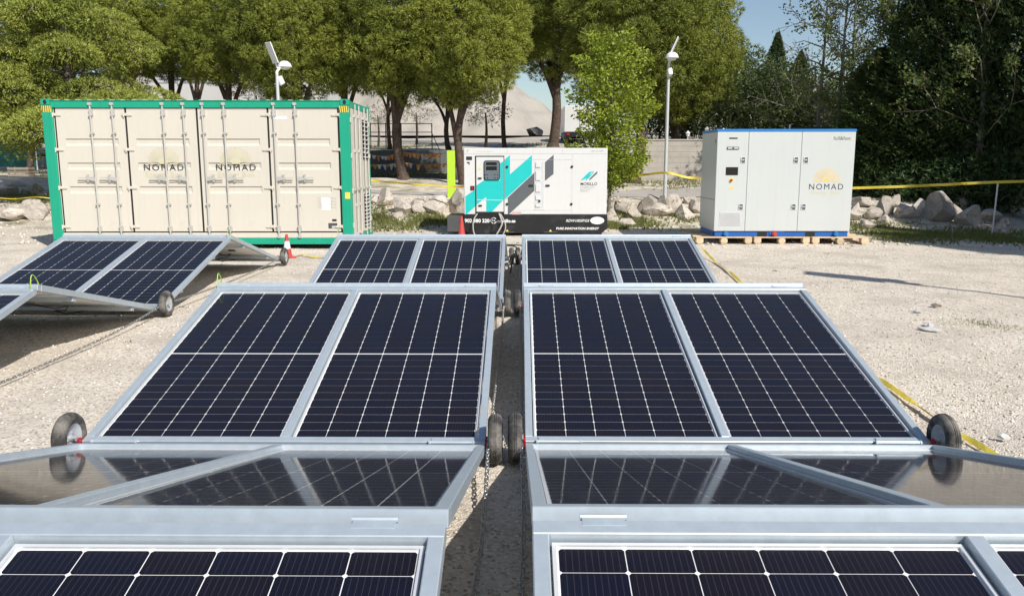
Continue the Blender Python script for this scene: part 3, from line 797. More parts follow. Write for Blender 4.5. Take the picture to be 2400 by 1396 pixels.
MB().box(-CL + 0.209, -0.209, 0.10, CD - 0.10, 0.12, CHT - 0.15).build('inner_box', M['seal'], ct)
# roof: pressed sheet with shallow cross ribs
rf = MB(); n = 26; xs_ = np.linspace(-CL + 0.16, -0.16, n * 4 + 1)
top = [CHT - 0.036 + (0.030 if (i % 4) in (1, 2) else 0.0) for i in range(len(xs_))]
V = [(x, y, z) for y in (0.10, CD - 0.10) for x, z in zip(xs_, top)]; m_ = len(xs_)
rf.add(V, [(i, i + 1, i + 1 + m_, i + m_) for i in range(m_ - 1)])
V = [(x, 0.10, z) for x, z in zip(xs_, top)] + [(x, 0.10, CHT - 0.05) for x in xs_]
rf.add(V, [(i + 1, i, i + m_, i + 1 + m_) for i in range(m_ - 1)])
rf.build('roof_sheet', M['cream'], ct)
# four door leaves on the long side
DZ0, DZ1 = 0.290, CHT - 0.172
dx = [-CL + 0.235, -CL + 1.632, -CL + 3.036, -CL + 4.437, -0.228]
def door_sheet(w):
    """pressed door face with three shallow horizontal swages, front at y = 0"""
    ht = DZ1 - DZ0; mb = MB(); zs = [0.0]
    for zc in (0.845, 1.315, 1.785): zs += [zc - 0.075, zc - 0.055, zc + 0.055, zc + 0.066]
    zs.append(ht)
    e = 0.16
    prof = [(0.0, 0.0)]
    for zc in (0.845, 1.315, 1.785): prof += [(zc - 0.085, 0.0), (zc - 0.040, 0.022), (zc + 0.05, 0.022), (zc + 0.058, 0.0)]
    prof.append((ht, 0.0)); m = len(prof)
    V = [(x, y, z) for x in (e, w - e) for z, y in prof]
    mb.add(V, [(i, i + m, i + 1 + m, i + 1) for i in range(m - 1)])
    mb.box(0, e, 0, 0.05, 0, ht).box(w - e, w, 0, 0.05, 0, ht)
    mb.box(e, w - e, 0.024, 0.05, 0, ht)
    return mb.mesh('door_sheet', M['cream'])
def lock_rod(parent, x, flip, handle=True):
    zb, zt = -0.13, DZ1 - DZ0 + 0.105
    rd = MB(); rd.cyl((x, -0.035, zb), (x, -0.035, zt), 0.0165, n=10)
    for z in (0.10, 0.55, 1.95, 2.30): rd.box(x - 0.03, x + 0.045 * (1 if z in (0.55, 1.95) else 0.8), -0.055, 0.0, z - 0.02, z + 0.02)
    o = rd.build('lock_rod', M['zinc'], parent)
    for (za, zb_, xa, xb, ya, yb) in ((DZ1 - DZ0 - 0.14, DZ1 - DZ0 - 0.02, -0.022, 0.045, -0.05, -0.001), (zt - 0.05, zt, -0.035, 0.035, -0.06, -0.008), (0.0, 0.10, -0.022, 0.045, -0.05, -0.001), (zb, zb + 0.05, -0.03, 0.03, -0.055, -0.006)):
        rd = MB().box(x + xa, x + xb, ya, yb, za, zb_).build('cam_keeper', M['zinc'], parent)
    h = MB(); s = -1 if flip else 1; z = 1.055
    h.prism([(x, z - 0.05), (x - s * 0.02, z + 0.045), (x - s * 0.20, z + 0.016), (x - s * 0.20, z - 0.012)], -0.058, -0.046)
    h.box(min(x - s * 0.2, x - s * 0.34), max(x - s * 0.2, x - s * 0.34), -0.056, -0.046, z + 0.012, z + 0.026)
    h.box(min(x - s * 0.2, x - s * 0.34), max(x - s * 0.2, x - s * 0.34), -0.056, -0.046, z - 0.026, z - 0.012)
    h.box(x - s * 0.15 - 0.02, x - s * 0.15 + 0.02, -0.045, -0.001, z - 0.06, z + 0.09)
    h.build('lock_handle', M['zinc'], o)
for k in range(4):
    w = dx[k + 1] - dx[k] - 0.040
    d = child('side_door', door_sheet(w), ct, (dx[k] + 0.020, 0.045, DZ0))
    if k < 2: lock_rod(d, w - 0.655 + (0 if k == 0 else 0.015), False); lock_rod(d, w - 0.225 + (0 if k == 0 else -0.01), False)
    else: lock_rod(d, 0.105, True); lock_rod(d, 0.525, True)
    hx = 0.0 if k < 2 else w
    for z in (0.10, 0.88, 1.63, 2.31):
        hb = MB(); sgn = -1 if k < 2 else 1
        hb.box(min(hx + sgn * 0.085, hx - sgn * 0.02), max(hx + sgn * 0.085, hx - sgn * 0.02), -0.030, -0.001, z - 0.028, z + 0.028)
        hb.prism([(hx - sgn * 0.02, z - 0.028), (hx - sgn * 0.02, z + 0.028), (hx - sgn * 0.11, z + 0.005), (hx - sgn * 0.11, z - 0.028)], -0.022, -0.001)
        hb.cyl((hx + sgn * 0.05, -0.022, z - 0.055), (hx + sgn * 0.05, -0.022, z + 0.035), 0.014, n=8)
        hb.build('hinge', M['cream'], d, bevel=0.004)
    if k in (1, 2):
        cx = 0.665 if k == 1 else 0.70
        sun_mark('sun_emblem', 0.335, M['sunpale'], d, (cx, -0.004, 1.345))
        child('lettering', text_mesh('lettering', 'NOMAD', 0.79, M['ink'], bold=0.0, space=1.25), d, (cx, -0.004, 1.215))
        child('lettering', text_mesh('lettering', 'Energy Box', 0.74, M['sunpale'], space=1.15), d, (cx, -0.004, 1.095))
    if k == 3:
        MB().box(0.98, 1.16, -0.0022, -0.0005, 0.43, 0.68).build('label', M['whitelet'], d)
        for i, (a, b) in enumerate((('TCW', '32,500 kg'), ('M.G.W', '30,480 kg'), ('TARE', '3,980 kg'), ('CAP', '26,500 kg'))):
            z = 0.655 - i * 0.062
            child('lettering', text_mesh('lettering', a, 0.085 if i else 0.075, M['inkpale']), d, (0.945, -0.0035, z))
            child('lettering', text_mesh('lettering', b, 0.16, M['inkpale']), d, (1.19, -0.0035, z))
        MB().box(1.18, 1.27, -0.002, -0.0004, 0.20, 0.245).build('label', M['ink'], d)
        p = MB(); p.box(1.10, 1.28, -0.002, -0.0004, 0.055, 0.165); p.build('data_plate', M['hw'], d)
        MB().box(1.17, 1.27, -0.003, -0.0022, 0.062, 0.11).build('label', M['inkpale'], d)
        MB().box(0.02, 0.36, -0.002, -0.0004, 2.22, 2.28).build('label', M['back'], d)
for k in range(5):                                   # black seals between the doors
    MB().box(dx[k] - 0.0185, dx[k] + 0.0185, 0.052, 0.085, DZ0 + 0.005, DZ1 - 0.005).build('door_seal', M['seal'], ct)
MB().box(-0.135, -0.035, 0.0045, 0.0065, 0.945, 1.075).build('label', M['hazy'], ct)
for x in (-CL + 0.211, -0.205): MB().box(x - 0.0, x + 0.012, 0.05, 0.09, DZ0, DZ1).build('door_jamb', M['cream'], ct)
# right end: two door leaves with louvred vents, cream
ends = MB()
er = thing  # (end wall parts are children of the container)
MB().box(-0.10, -0.02, 0.17, CD - 0.17, CHT - 0.15, CHT - 0.02).build('end_header', M['cgreen'], ct, bevel=0.004)
MB().box(-0.10, -0.02, 0.17, CD - 0.17, 0.03, 0.17).build('end_sill', M['cgreen'], ct, bevel=0.004)
for k, (y0, y1) in enumerate(((0.145, CD / 2 - 0.008), (CD / 2 + 0.008, CD - 0.145))):
    e = child('end_door', MB().box(-0.07, -0.012, y0, y1, 0.18, CHT - 0.16).mesh('end_door', M['cream'], bevel=0.006), ct)
    for yy in (y0 + (y1 - y0) * 0.36, y0 + (y1 - y0) * 0.78):
        r_ = MB(); r_.cyl((0.02, yy, 0.10), (0.02, yy, CHT - 0.07), 0.0165, n=8)
        for z in (0.2, 0.8, 1.9, 2.6): r_.box(-0.011, 0.035, yy - 0.03, yy + 0.03, z - 0.03, z + 0.03)
        r_.box(0.02, 0.034, yy - 0.25, yy, 1.10, 1.14)
        r_.build('lock_rod', M['zinc'], e)
    for z in (0.4, 1.1, 1.8, 2.5):
        yh = y0 if k == 0 else y1
        MB().box(-0.011, 0.015, yh - 0.05, yh + 0.05, z - 0.05, z + 0.05).build('hinge', M['cream'], e, bevel=0.004)
    for zc, zh in ((0.62, 0.36), (2.15, 0.42)):
        if k == 1:
            yc = (y0 + y1) / 2 + 0.05
            MB().box(-0.011, -0.004, yc - 0.30, yc + 0.30, zc - zh, zc + zh).build('vent_back', M['seal'], e)
            for q in range(9):
                z = zc - zh + (q + 0.5) * 2 * zh / 9
                MB().box(-0.03, 0.03, yc - 0.30, yc + 0.30, -0.004, 0.004, Matrix.Translation((0.008, 0, z)) @ Matrix.Rotation(R(35), 4, 'Y')).build('vent_slat', M['zinc'], e)
MB().box(-CL + 0.15, -0.15, CD - 0.05, CD - 0.02, 0.16, CHT - 0.05).build('back_wall', M['cream'], ct)
MB().box(-CL + 0.02, -CL + 0.06, 0.15, CD - 0.15, 0.16, CHT - 0.05).build('end_wall', M['cream'], ct)
MB().box(-CL + 0.17, -0.17, CD - 0.10, CD - 0.02, CHT - 0.04, CHT - 0.01).build('top_rail', M['cgreen'], ct)
for x in (-CL + 0.3, -CL / 2, -0.3):                  # timber bearers under the box
    b = MB().box(-0.06, 0.06, 0.02, CD - 0.02, 0, 0.0605).build('timber_bearer', M['oldwood'], None, ct.matrix_world @ Vector((0, 0, 0)) if False else (0, 0, 0))
    p = Matrix.Translation(ct.location) @ Matrix.Rotation(0.0195, 4, 'Z') @ Vector((x, 0, 0))
    b.location = (p.x, p.y, 0.0); b.rotation_euler = (0, 0, 0.0195)
    tag(b, 'dark timber bearer under the %s of the cream container' % {0: 'left end', 1: 'middle', 2: 'right end'}[round((x + CL) / CL * 2) if x < -0.31 else 2], 'timber', 'timber bearers under the container')

# ------------------------------------------------------------------ the white and teal generator
GX, GY, GS = -1.35, 19.52, 98.5
gen = thing('generator', 'white generator set with teal and grey zigzag stripes on a black base', 'generator', (GX, GY, 0.0), 0.0)
GW, GD, GZ0, GZ1 = 3.37, 1.25, 0.50, 2.05
def gp(cx, cy):                                      # drawing units of the side elevation -> metres on the panel
    return ((1080 + cx / 6.069 - 1088) / 97.9, GZ1 - ((330 + cy / 6.069) - 348) / 97.9)
MB().box(0, GW, 0, GD, GZ0, GZ1).build('canopy', M['white'], gen, bevel=0.012)
bs = MB(); bs.prism([(-0.02, 0.16), (0.12, 0.06), (GW - 0.10, 0.06), (GW + 0.02, 0.17), (GW + 0.02, GZ0 - 0.002), (-0.02, GZ0 - 0.002)], -0.015, GD + 0.015)
bs.build('base_tank', M['black'], gen, bevel=0.006)
MB().box(-0.42, -0.022, 0.12, GD - 0.12, 0.08, 0.46).build('fuel_box', M['hw'], gen, bevel=0.01)
for x in (0.35, GW - 0.35): MB().box(x - 0.25, x + 0.25, 0.05, GD - 0.05, 0.0, 0.0595).build('skid_foot', M['black'], gen)
def decal(poly, mat, y0=-0.0022, name='stripe', parent=None):
    return MB().prism([gp(*p) for p in poly], y0, y0 + 0.0018).build(name, mat, parent or gen)
# seam lines of the canopy
def seam(a, b, w=0.006):
    (x0, z0), (x1, z1) = gp(*a), gp(*b)
    if abs(x1 - x0) > abs(z1 - z0): MB().box(x0, x1, -0.004, 0.004, z0 - w / 2, z0 + w / 2).build('panel_seam', M['inkpale'], gen)
    else: MB().box(x0 - w / 2, x0 + w / 2, -0.004, 0.004, min(z0, z1), max(z0, z1)).build('panel_seam', M['inkpale'], gen)
seam((50, 186), (2040, 186)); seam((660, 112), (660, 182)); seam((1428, 112), (1428, 182)); seam((1563, 190), (1563, 1045)); seam((660, 270), (1558, 270), 0.004); seam((660, 972), (1558, 972), 0.004)
# teal zigzag and slate zigzag
decal([(66, 775), (214, 675), (214, 910), (66, 1040)], M['teal'])
# control door
dr = child('control_door', MB().box(gp(222, 0)[0], gp(604, 0)[0], -0.016, 0.0, gp(0, 990)[1], gp(0, 232)[1]).mesh('control_door', M['white'], bevel=0.004), gen)
fr = MB()
x0, x1, z0, z1 = gp(208, 0)[0], gp(614, 0)[0], gp(0, 1030)[1], gp(0, 218)[1]
fr.box(x0, x0 + 0.024, -0.012, -0.001, z0, z1).box(x1 - 0.018, x1, -0.012, -0.001, z0, z1).box(x0, x1, -0.014, -0.003, z1 - 0.02, z1 + 0.004).box(x0, x1, -0.014, -0.001, z0, z0 + 0.055)
fr.build('door_frame', M['black'], gen)
def ddec(poly, mat, name='stripe', y=-0.0182): return MB().prism([gp(*p) for p in poly], y, y + 0.0018).build(name, mat, dr)
ddec([(226, 622), (330, 553), (556, 553), (556, 318), (602, 290), (602, 828), (440, 990), (360, 990), (360, 785), (226, 893)], M['teal'])
decal([(618, 270), (694, 205), (694, 470), (1000, 205), (1000, 470), (618, 820)], M['teal'])
decal([(624, 828), (1034, 448), (1034, 700), (664, 1040), (664, 800)], M['slate'], -0.0042)
decal([(1182, 305), (1302, 200), (1302, 465), (1182, 562)], M['slate'])
decal([(226 - 0, 0)] * 0 or [(216, 672), (218, 670), (218, 904), (216, 906)], M['teal'])
# control window: rubber gasket, pane, instrument panel
def rrect(cx0, cy0, cx1, cy1, r, n=5):
    (x0, z1), (x1, z0) = gp(cx0, cy0), gp(cx1, cy1); out = []
    for (qx, qz, a0) in ((x1 - r, z1 - r, 0), (x0 + r, z1 - r, 90), (x0 + r, z0 + r, 180), (x1 - r, z0 + r, 270)):
        for i in range(n + 1):
            t = R(a0 + 90 * i / n); out.append((qx + r * math.cos(t), qz + r * math.sin(t)))
    return out
MB().prism(rrect(326, 280, 554, 556, 0.06), -0.026, -0.0165).build('window_gasket', M['seal'], dr)
MB().prism(rrect(338, 292, 542, 544, 0.05), -0.030, -0.0262).build('instrument_panel', M['rim'], dr)
MB().prism([gp(360, 305), gp(510, 305), gp(510, 415), gp(360, 415)], -0.032, -0.0302).build('display', M['screen'], dr)
MB().prism([gp(360, 345), gp(510, 345), gp(510, 360), gp(360, 360)], -0.033, -0.0321).build('display_bar', M['rim'], dr)
for (bx, by) in ((375, 475), (480, 475), (380, 520), (485, 520), (345, 478), (520, 478), (345, 520), (520, 520)):
    (x, z) = gp(bx, by); MB().cyl((x, -0.038, z), (x, -0.0302, z), 0.014, n=8).build('control_knob', M['ink'], dr)
MB().prism(rrect(333, 287, 547, 549, 0.05), -0.042, -0.040).build('window_pane', M['pane'], dr)
tri = [gp(268, 370), gp(295, 412), gp(242, 412)]; MB().prism(tri, -0.0185, -0.0163).build('warning_sign', M['hazy'], dr)
def latch(cx, cy, w=50, h=22, parent=gen, y=-0.001):
    (x, z) = gp(cx, cy); ww, hh = w / 6.069 / 98, h / 6.069 / 98
    return MB().box(x - ww / 2, x + ww / 2, y - 0.02, y, z - hh / 2, z + hh / 2).build('latch', M['black'], parent, bevel=0.003)
latch(272, 525, parent=dr, y=-0.0165); latch(275, 905, parent=dr, y=-0.0165); latch(988, 626, 62, 26, y=-0.0045); latch(1220, 626, 58, 24)
MB().prism([gp(228, 818), gp(604, 826), gp(604, 834), gp(228, 826)], -0.0195, -0.0185).build('door_fold', M['alu'], dr)
(x, z) = gp(168, 660); MB().cbox((x, -0.008, z), (0.095, 0.014, 0.095)).build('stop_plate', M['black'], gen); 
MB().cyl((x, -0.04, z), (x, -0.0152, z), 0.028, n=12).build('stop_button', M['red'], gen)
for (cx, cy) in ((652, 368), (1558, 366), (652, 884), (1556, 884)):
    (x, z) = gp(cx, cy); MB().cyl((x, -0.018, z), (x, -0.001, z), 0.030, n=12).build('quarter_lock', M['black'], gen)
# ladder-like louvre recess in the middle
x0, x1, z0, z1 = gp(1036, 0)[0], gp(1178, 0)[0], gp(0, 965)[1], gp(0, 285)[1]
lv = child('louvre_panel', MB().box(x0, x1, -0.006, -0.001, z0, z1).mesh('louvre_panel', M['white'], bevel=0.002), gen)
x0, x1, z0, z1 = gp(1048, 0)[0], gp(1166, 0)[0], gp(0, 938)[1], gp(0, 300)[1]
MB().box(x0, x1, -0.0078, -0.0062, z0, z1).build('louvre_back', M['alu'], lv)
for (cy, ch) in ((340, 70), (490, 130), (660, 110), (795, 60), (905, 40)):
    (_, z) = gp(0, cy); hh = ch / 6.069 / 98
    MB().box(x0 + 0.01, x0 + 0.12, -0.030, -0.008, z - hh / 2, z + hh / 2).build('louvre_step', M['white'], lv, bevel=0.006)
(x, z) = gp(1106, 842); MB().cyl((x, -0.03, z), (x, -0.008, z), 0.026, n=10).build('louvre_lock', M['black'], lv)
# printed marks
def gtext(body, cx, cy, wpx, mat, bold=0.0, shear=0.0, y=-0.003, space=1.0):
    (x, z) = gp(cx, cy); child('lettering', text_mesh('lettering', body, wpx / 6.069 / 98, mat, bold, shear, space), gen, (x, y, z))
gtext('MORILLO', 1798, 622, 232, M['ink'], 0.004); gtext('ENERGY', 1783, 668, 200, M['inkpale']); gtext('RENT', 1745, 715, 132, M['inkpale'])
decal([(1688, 545), (1795, 440), (1860, 425), (1800, 480), (1835, 465), (1862, 425), (1860, 455), (1770, 545), (1750, 558), (1762, 525), (1690, 558)], M['teal'], name='emblem')
decal([(1805, 530), (1912, 425), (1912, 460), (1805, 556)], M['slate'], name='emblem')
gtext('902 380 220', 230, 1140, 350, M['whitelet'], 0.035, y=-0.017); gtext('morillo.es', 645, 1140, 250, M['whitelet'], 0.035, y=-0.017)
(x, z) = gp(462, 1115); rg = MB()
for i in range(20):
    a0, a1 = [2 * math.pi * (0.10 + 0.86 * (i + j) / 20) for j in (0, 1)]
    rg.prism([(x + r * math.cos(a), z + r * math.sin(a)) for r, a in ((0.074, a0), (0.074, a1), (0.057, a1), (0.057, a0))], -0.0172, -0.0155)
rg.build('ring_emblem', M['whitelet'], gen); child('lettering', text_mesh('lettering', '24h', 0.075, M['whitelet'], 0.03), gen, (x, -0.017, z - 0.015))
gtext('RDW100SP/GS', 1648, 1132, 330, M['whitelet'], 0.012, 0.25, y=-0.017); gtext('PURE INNOVATION ENERGY', 1648, 1240, 610, M['whitelet'], 0.03, 0.25, y=-0.017, space=1.05)
(x, z) = gp(1922, 1113); MB().prism([(x + 0.165 * math.cos(t), z + 0.088 * math.sin(t)) for t in [2 * math.pi * i / 28 for i in range(28)]], -0.0185, -0.0162).build('oval_sign', M['whitelet'], gen)
child('lettering', text_mesh('lettering', 'RENTAL', 0.22, M['inkpale'], 0.0), gen, (x, -0.0195, z - 0.02))
gtext('SDMO', 105, 155, 50, M['ink']) if False else None
decal([(82, 225), (165, 225), (165, 275), (82, 275)], M['ink'], name='label'); decal([(92, 300), (130, 300), (130, 338), (115, 338), (115, 318), (92, 318)], M['ink'], name='label')
decal([(80, 140), (130, 125), (98, 178), (92, 150)], M['inkpale'], name='label')
decal([(230, 152), (465, 152), (465, 158), (230, 158)], M['inkpale'], name='label'); gtext('100 kVA 400V', 1912, 160, 175, M['inkpale'])
decal([(722, 992), (850, 992), (850, 1030), (722, 1030)], pmat('faded_red_label', (0.55, 0.38, 0.37), 0.6), -0.0062, name='label')
for cx in (655, 1265):
    decal([(cx, 1238), (cx + 22, 1268), (cx - 22, 1268)], M['hazy'], -0.0172, name='warning_sign'); decal([(cx - 95, 1270), (cx + 100, 1270), (cx + 100, 1282), (cx - 95, 1282)], M['hw'], -0.020, name='forklift_slot')
# hoses looping out of the lower door down to the array
def gpts(l, y): return [Vector((*[gp(a, b)[0]], y - 0.06 * math.sin(math.pi * i / (len(l) - 1)), gp(a, b)[1])) for i, (a, b) in enumerate(l)]
def smooth_path(p, k=5):
    out = []; p = [Vector(q) for q in p]
    for i in range(len(p) - 1):
        a, b, c, d = p[max(i - 1, 0)], p[i], p[i + 1], p[min(i + 2, len(p) - 1)]
        for j in range(k):
            t = j / k
            out.append(0.5 * ((2 * b) + (c - a) * t + (2 * a - 5 * b + 4 * c - d) * t * t + (3 * b - a - 3 * c + d) * t ** 3))
    return out + [p[-1]]
for j, (l, r_, mt, lab) in enumerate((
    ([(235, 1015), (190, 1090), (175, 1180), (190, 1290), (250, 1345), (420, 1372)], 0.016, 'cablegrey', 'grey hose looping down at the left of the control door'),
    ([(540, 1010), (580, 1120), (575, 1180), (520, 1280), (470, 1345), (400, 1372)], 0.020, 'cablegrey', 'thick grey hose curving down under the control door'),
    ([(560, 1020), (620, 1130), (630, 1220), (600, 1300), (560, 1350), (480, 1372)], 0.015, 'cablegrey', 'outer grey hose looping right below the control door'),
    ([(455, 1020), (465, 1180), (480, 1250), (470, 1330), (440, 1372)], 0.009, 'cable', 'thin black cable hanging below the ring emblem'))):
    pts = [Vector((GX, GY, 0)) + q for q in gpts(l, -0.06)]
    pts[-1].z = max(pts[-1].z, 0.02); pts[-1].y -= 0.25
    o = MB().tube(smooth_path(pts), r_, 7).build('hose', M[mt], None, smooth=True); tag(o, lab, 'hose', 'hoses hanging from the generator')

# ------------------------------------------------------------------ the white cabinet on pallets
CX, CY = 4.15, 17.72
cabi = thing('battery_cabinet', 'tall white cabinet with blue base and three doors on wooden pallets', 'cabinet', (CX, CY, 0.148), 0.0)
BW, BD, BZ0, BZ1 = 2.915, 1.45, 0.115, 2.215
def cp(cx, cy):
    # elevation drawing: top-left of front (238,112) .. bottom-right (1665,1165)
    v = (cy - 112) / (1165 - 112); xl = 238 + (200 - 238) * v; xr = 1720 + (1662 - 1720) * v
    return ((cx - xl) / (xr - xl) * BW, BZ1 - v * (BZ1 - BZ0))
MB().box(0, BW, 0.022, BD, BZ0, BZ1).build('body', M['cabwhite'], cabi, bevel=0.006)
MB().box(-0.012, BW + 0.012, 0.004, BD + 0.012, BZ1 + 0.001, BZ1 + 0.055).build('roof_trim', M['cabtop'], cabi, bevel=0.005)
b = MB(); b.box(0.03, BW - 0.03, 0.03, 0.12, 0.0, BZ0 - 0.001).box(0.03, BW - 0.03, BD - 0.12, BD - 0.03, 0, BZ0 - 0.001).box(0.0, 0.10, 0.121, BD - 0.121, 0.0, BZ0 - 0.001).box(BW - 0.10, BW, 0.121, BD - 0.121, 0, BZ0 - 0.001)
b.build('base_frame', M['cabblue'], cabi, bevel=0.004)
for (xa, xb) in ((0.95, 1.15), (1.98, 2.18)): MB().box(xa, xb, 0.022, 0.029, 0.005, BZ0 - 0.02).build('fork_pocket', M['black'], cabi)
MB().box(1.20, 1.52, 0.015, 0.029, 0.0, BZ0 + 0.01).build('valve_plate', M['cabblue'], cabi)
for x, mt, nm in ((0.26, 'cabtop', 'pipe_cap'), (1.30, 'cone', 'pipe_cap'), (2.62, 'cabtop', 'pipe_cap')):
    o = MB(); o.cyl((x, -0.05, 0.06), (x, 0.029, 0.06), 0.052, n=18).cyl((x, -0.062, 0.06), (x, -0.0505, 0.06), 0.032, n=14)
    o.build(nm, M[mt], cabi)
edges = [0.0, cp(575, 112)[0], cp(1145, 112)[0], BW]
doors = []
for k in range(3):
    o = child('door', MB().box(edges[k] + (0.004 if k else 0.002), edges[k + 1] - 0.004, 0.0, 0.0215, BZ0 + 0.004, BZ1 - 0.004).mesh('door', M['cabwhite'], bevel=0.004), cabi)
    doors.append(o)
def cabbox(parent, name, mat, a, b_, y0, y1, bevel=0.0):
    (x0, z1), (x1, z0) = cp(*a), cp(*b_); return MB().box(x0, x1, y0, y1, z0, z1).build(name, mat, parent, bevel=bevel)
cabbox(doors[0], 'slot', M['screen'], (362, 174), (450, 187), -0.004, -0.0005)
cabbox(doors[0], 'door_handle', M['hw'], (338, 270), (466, 297), -0.018, -0.0005, 0.006); cabbox(doors[0], 'handle_grip', M['alu'], (346, 277), (392, 290), -0.021, -0.0185); cabbox(doors[0], 'handle_grip', M['alu'], (412, 277), (458, 290), -0.021, -0.0185)
cabbox(doors[0], 'screen', M['screen'], (328, 483), (456, 567), -0.008, -0.0005, 0.003)
(x, z) = cp(385, 620); MB().cyl((x, -0.008, z), (x, -0.0005, z), 0.045, n=16).build('button_ring', M['hazy'], doors[0]); MB().cyl((x, -0.035, z), (x, -0.0085, z), 0.026, n=14).build('emergency_button', M['red'], doors[0])
MB().prism([cp(383, 668), cp(410, 710), cp(358, 710)], -0.003, -0.0005).build('warning_sign', M['hazy'], doors[0])
gv = cabbox(doors[0], 'vent_grille', M['alu'], (262, 960), (490, 1105), -0.006, -0.0005)
for q in range(12):
    cy = 966 + q * 11.4; cabbox(gv, 'grille_slat', M['inkpale'], (268, cy), (484, cy + 6), -0.012, -0.0062)
for dk, cx, sgn in ((0, 512, 1), (1, 1078, 1), (2, 1186, -1)):
    for cy in (408, 903):
        v = (cy - 408) / 500.0; cx2 = cx - 22 * v
        (x, z) = cp(cx2, cy); o = MB(); o.box(x - 0.055, x + 0.055, -0.012, -0.0005, z - 0.065, z + 0.065); lt = o.build('latch', M['alu'], doors[dk], bevel=0.012)
        MB().box(x - 0.03, x + 0.035, -0.024, -0.0125, z - 0.05, z + 0.055).build('latch_paddle', M['hw'], lt, bevel=0.006)
        MB().box(x - 0.04, x + 0.02, -0.029, -0.0242, z - 0.012, z + 0.018).build('latch_key', M['rim'], lt)
(x, z) = cp(1405, 640); sun_mark('sun_emblem', 0.292, M['sunyel'], doors[2], (x, -0.002, z + 0.01))
(x, z) = cp(1402, 718); child('lettering', text_mesh('lettering', 'NOMAD', 0.725, M['ink'], bold=0.0, space=1.25), doors[2], (x, -0.0015, z))
(x, z) = cp(1398, 768); child('lettering', text_mesh('lettering', 'Energy Box', 0.60, M['sunpale'], space=1.2), doors[2], (x, -0.0015, z))
(x, z) = cp(1568, 198); child('lettering', text_mesh('lettering', 'full&fast', 0.36, M['hw'], 0.0, space=1.05), doors[2], (x, -0.0015, z))
MB().box(-0.003, -0.0005, 0.03, BD - 0.02, 0.78, 0.79).build('side_seam', M['hw'], cabi); MB().box(-0.004, -0.0005, 0.12, 0.17, 1.98, 2.06).build('side_slot', M['hw'], cabi)
# pallets
def pallet(x, y, rz, label):
    t = thing('wooden_pallet', label, 'pallet', (x, y, 0), rz, 'pallets under the cabinet')
    for j in range(5):
        yy = 0.0725 + j * (1.6 - 0.145) / 4
        MB().box(-0.6, 0.6, yy - 0.0725, yy + 0.0725 , 0.124, 0.146).build('deck_board', M['wood'], t, bevel=0.002)
    for xx in (-0.52, 0.0, 0.52):
        MB().box(xx - 0.05 - (0.02 if xx else 0), xx + 0.05 + (0.02 if xx else 0), 0.002, 1.598, 0.101, 0.1235).build('stringer_board', M['wood'], t)
        MB().box(xx - 0.05, xx + 0.05, 0.0, 1.6, 0.0, 0.022).build('bottom_board', M['wood'], t)
        for yy in (0.001, 0.73, 1.455): MB().box(xx - (0.075 if xx else 0.072), xx + (0.075 if xx else 0.072), yy, yy + 0.144, 0.0225, 0.1005).build('block', M['wood'], t, bevel=0.003)
    return t
pallet(4.36, 17.62, 0.0, 'left wooden pallet under the white cabinet, half hidden by a panel'); pallet(5.60, 17.63, 0.006, 'middle wooden pallet under the white cabinet'); pallet(6.84, 17.61, -0.012, 'right wooden pallet sticking out beyond the white cabinet')

# ------------------------------------------------------------------ vegetation builders
def unit(n):
    v = RNG.normal(size=(n, 3)); return v / np.linalg.norm(v, axis=1, keepdims=True)

def tufts(cent, outw, k, ln, wd, spread=0.9, bias=0.7):
    """k thin needle blades fanning out from every centre, mostly along outw"""
    n = len(cent); d = unit(n * k) * spread + np.repeat(outw, k, 0) * bias
    d /= np.linalg.norm(d, axis=1, keepdims=True)
    s = np.cross(d, np.repeat(outw, k, 0) + unit(n * k) * 0.55); s /= np.linalg.norm(s, axis=1, keepdims=True) + 1e-9
    c = np.repeat(cent, k, 0); l = ln * RNG.uniform(0.6, 1.25, (n * k, 1)); w = wd * RNG.uniform(0.7, 1.3, (n * k, 1))
    V = np.stack([c - s * w * 0.5, c + s * w * 0.5, c + d * l + s * w * 0.15], 1).reshape(-1, 3)
    # middle kink makes each blade a two-face strip that catches light unevenly
    return V, np.arange(n * k * 3).reshape(-1, 3)

def clump_points(cents, rads, per_r2, up=0.35, inner=0.35):
    P = []; O = []
    for c, r in zip(cents, rads):
        n = max(8, int(per_r2 * r * r)); d = unit(n); d[:, 2] = d[:, 2] + up * RNG.random(n)
        d /= np.linalg.norm(d, axis=1, keepdims=True)
        rr = r * (1 - inner * RNG.random(n) ** 1.6); sq = np.array([1, 1, 0.78])
        P.append(c + d * rr[:, None] * sq); O.append(d)
    return np.concatenate(P), np.concatenate(O)

def crown_clumps(rx, rz, n, rmin, rmax, flat=0.0, hollow=0.55):
    """clump centres packed in an egg-shaped crown; more and larger toward the outside"""
    C = []; Rr = []
    tries = 0
    while len(C) < n and tries < n * 60:
        tries += 1
        d = unit(1)[0]; rad = hollow + (1 - hollow) * random.random() ** 0.6
        p = d * rad * np.array([rx, rx, rz])
        if p[2] < 0: p[2] *= 0.75; p[:2] *= 1.0
        r = random.uniform(rmin, rmax)
        if all(np.linalg.norm(p - c) > 0.82 * (r + q) for c, q in zip(C, Rr)):
            C.append(p); Rr.append(r)
    return np.array(C), np.array(Rr)

def pine_crown(name, rx, rz, n, mat, per=1750, ln=0.135, wd=0.018, rmin=0.24, rmax=0.54):
    C, Rr = crown_clumps(rx, rz, n, rmin, rmax)
    P, O = clump_points(C, Rr, per)
    C2, R2 = crown_clumps(rx * 0.62, rz * 0.66, 26, 0.5, 0.8, hollow=0.2); P2, O2 = clump_points(C2, R2, 330)
    V, F = tufts(np.concatenate([P, P2]), np.concatenate([O, O2]), 5, ln, wd, 0.68, 0.85)
    return nmesh(name, V, F, mat), C

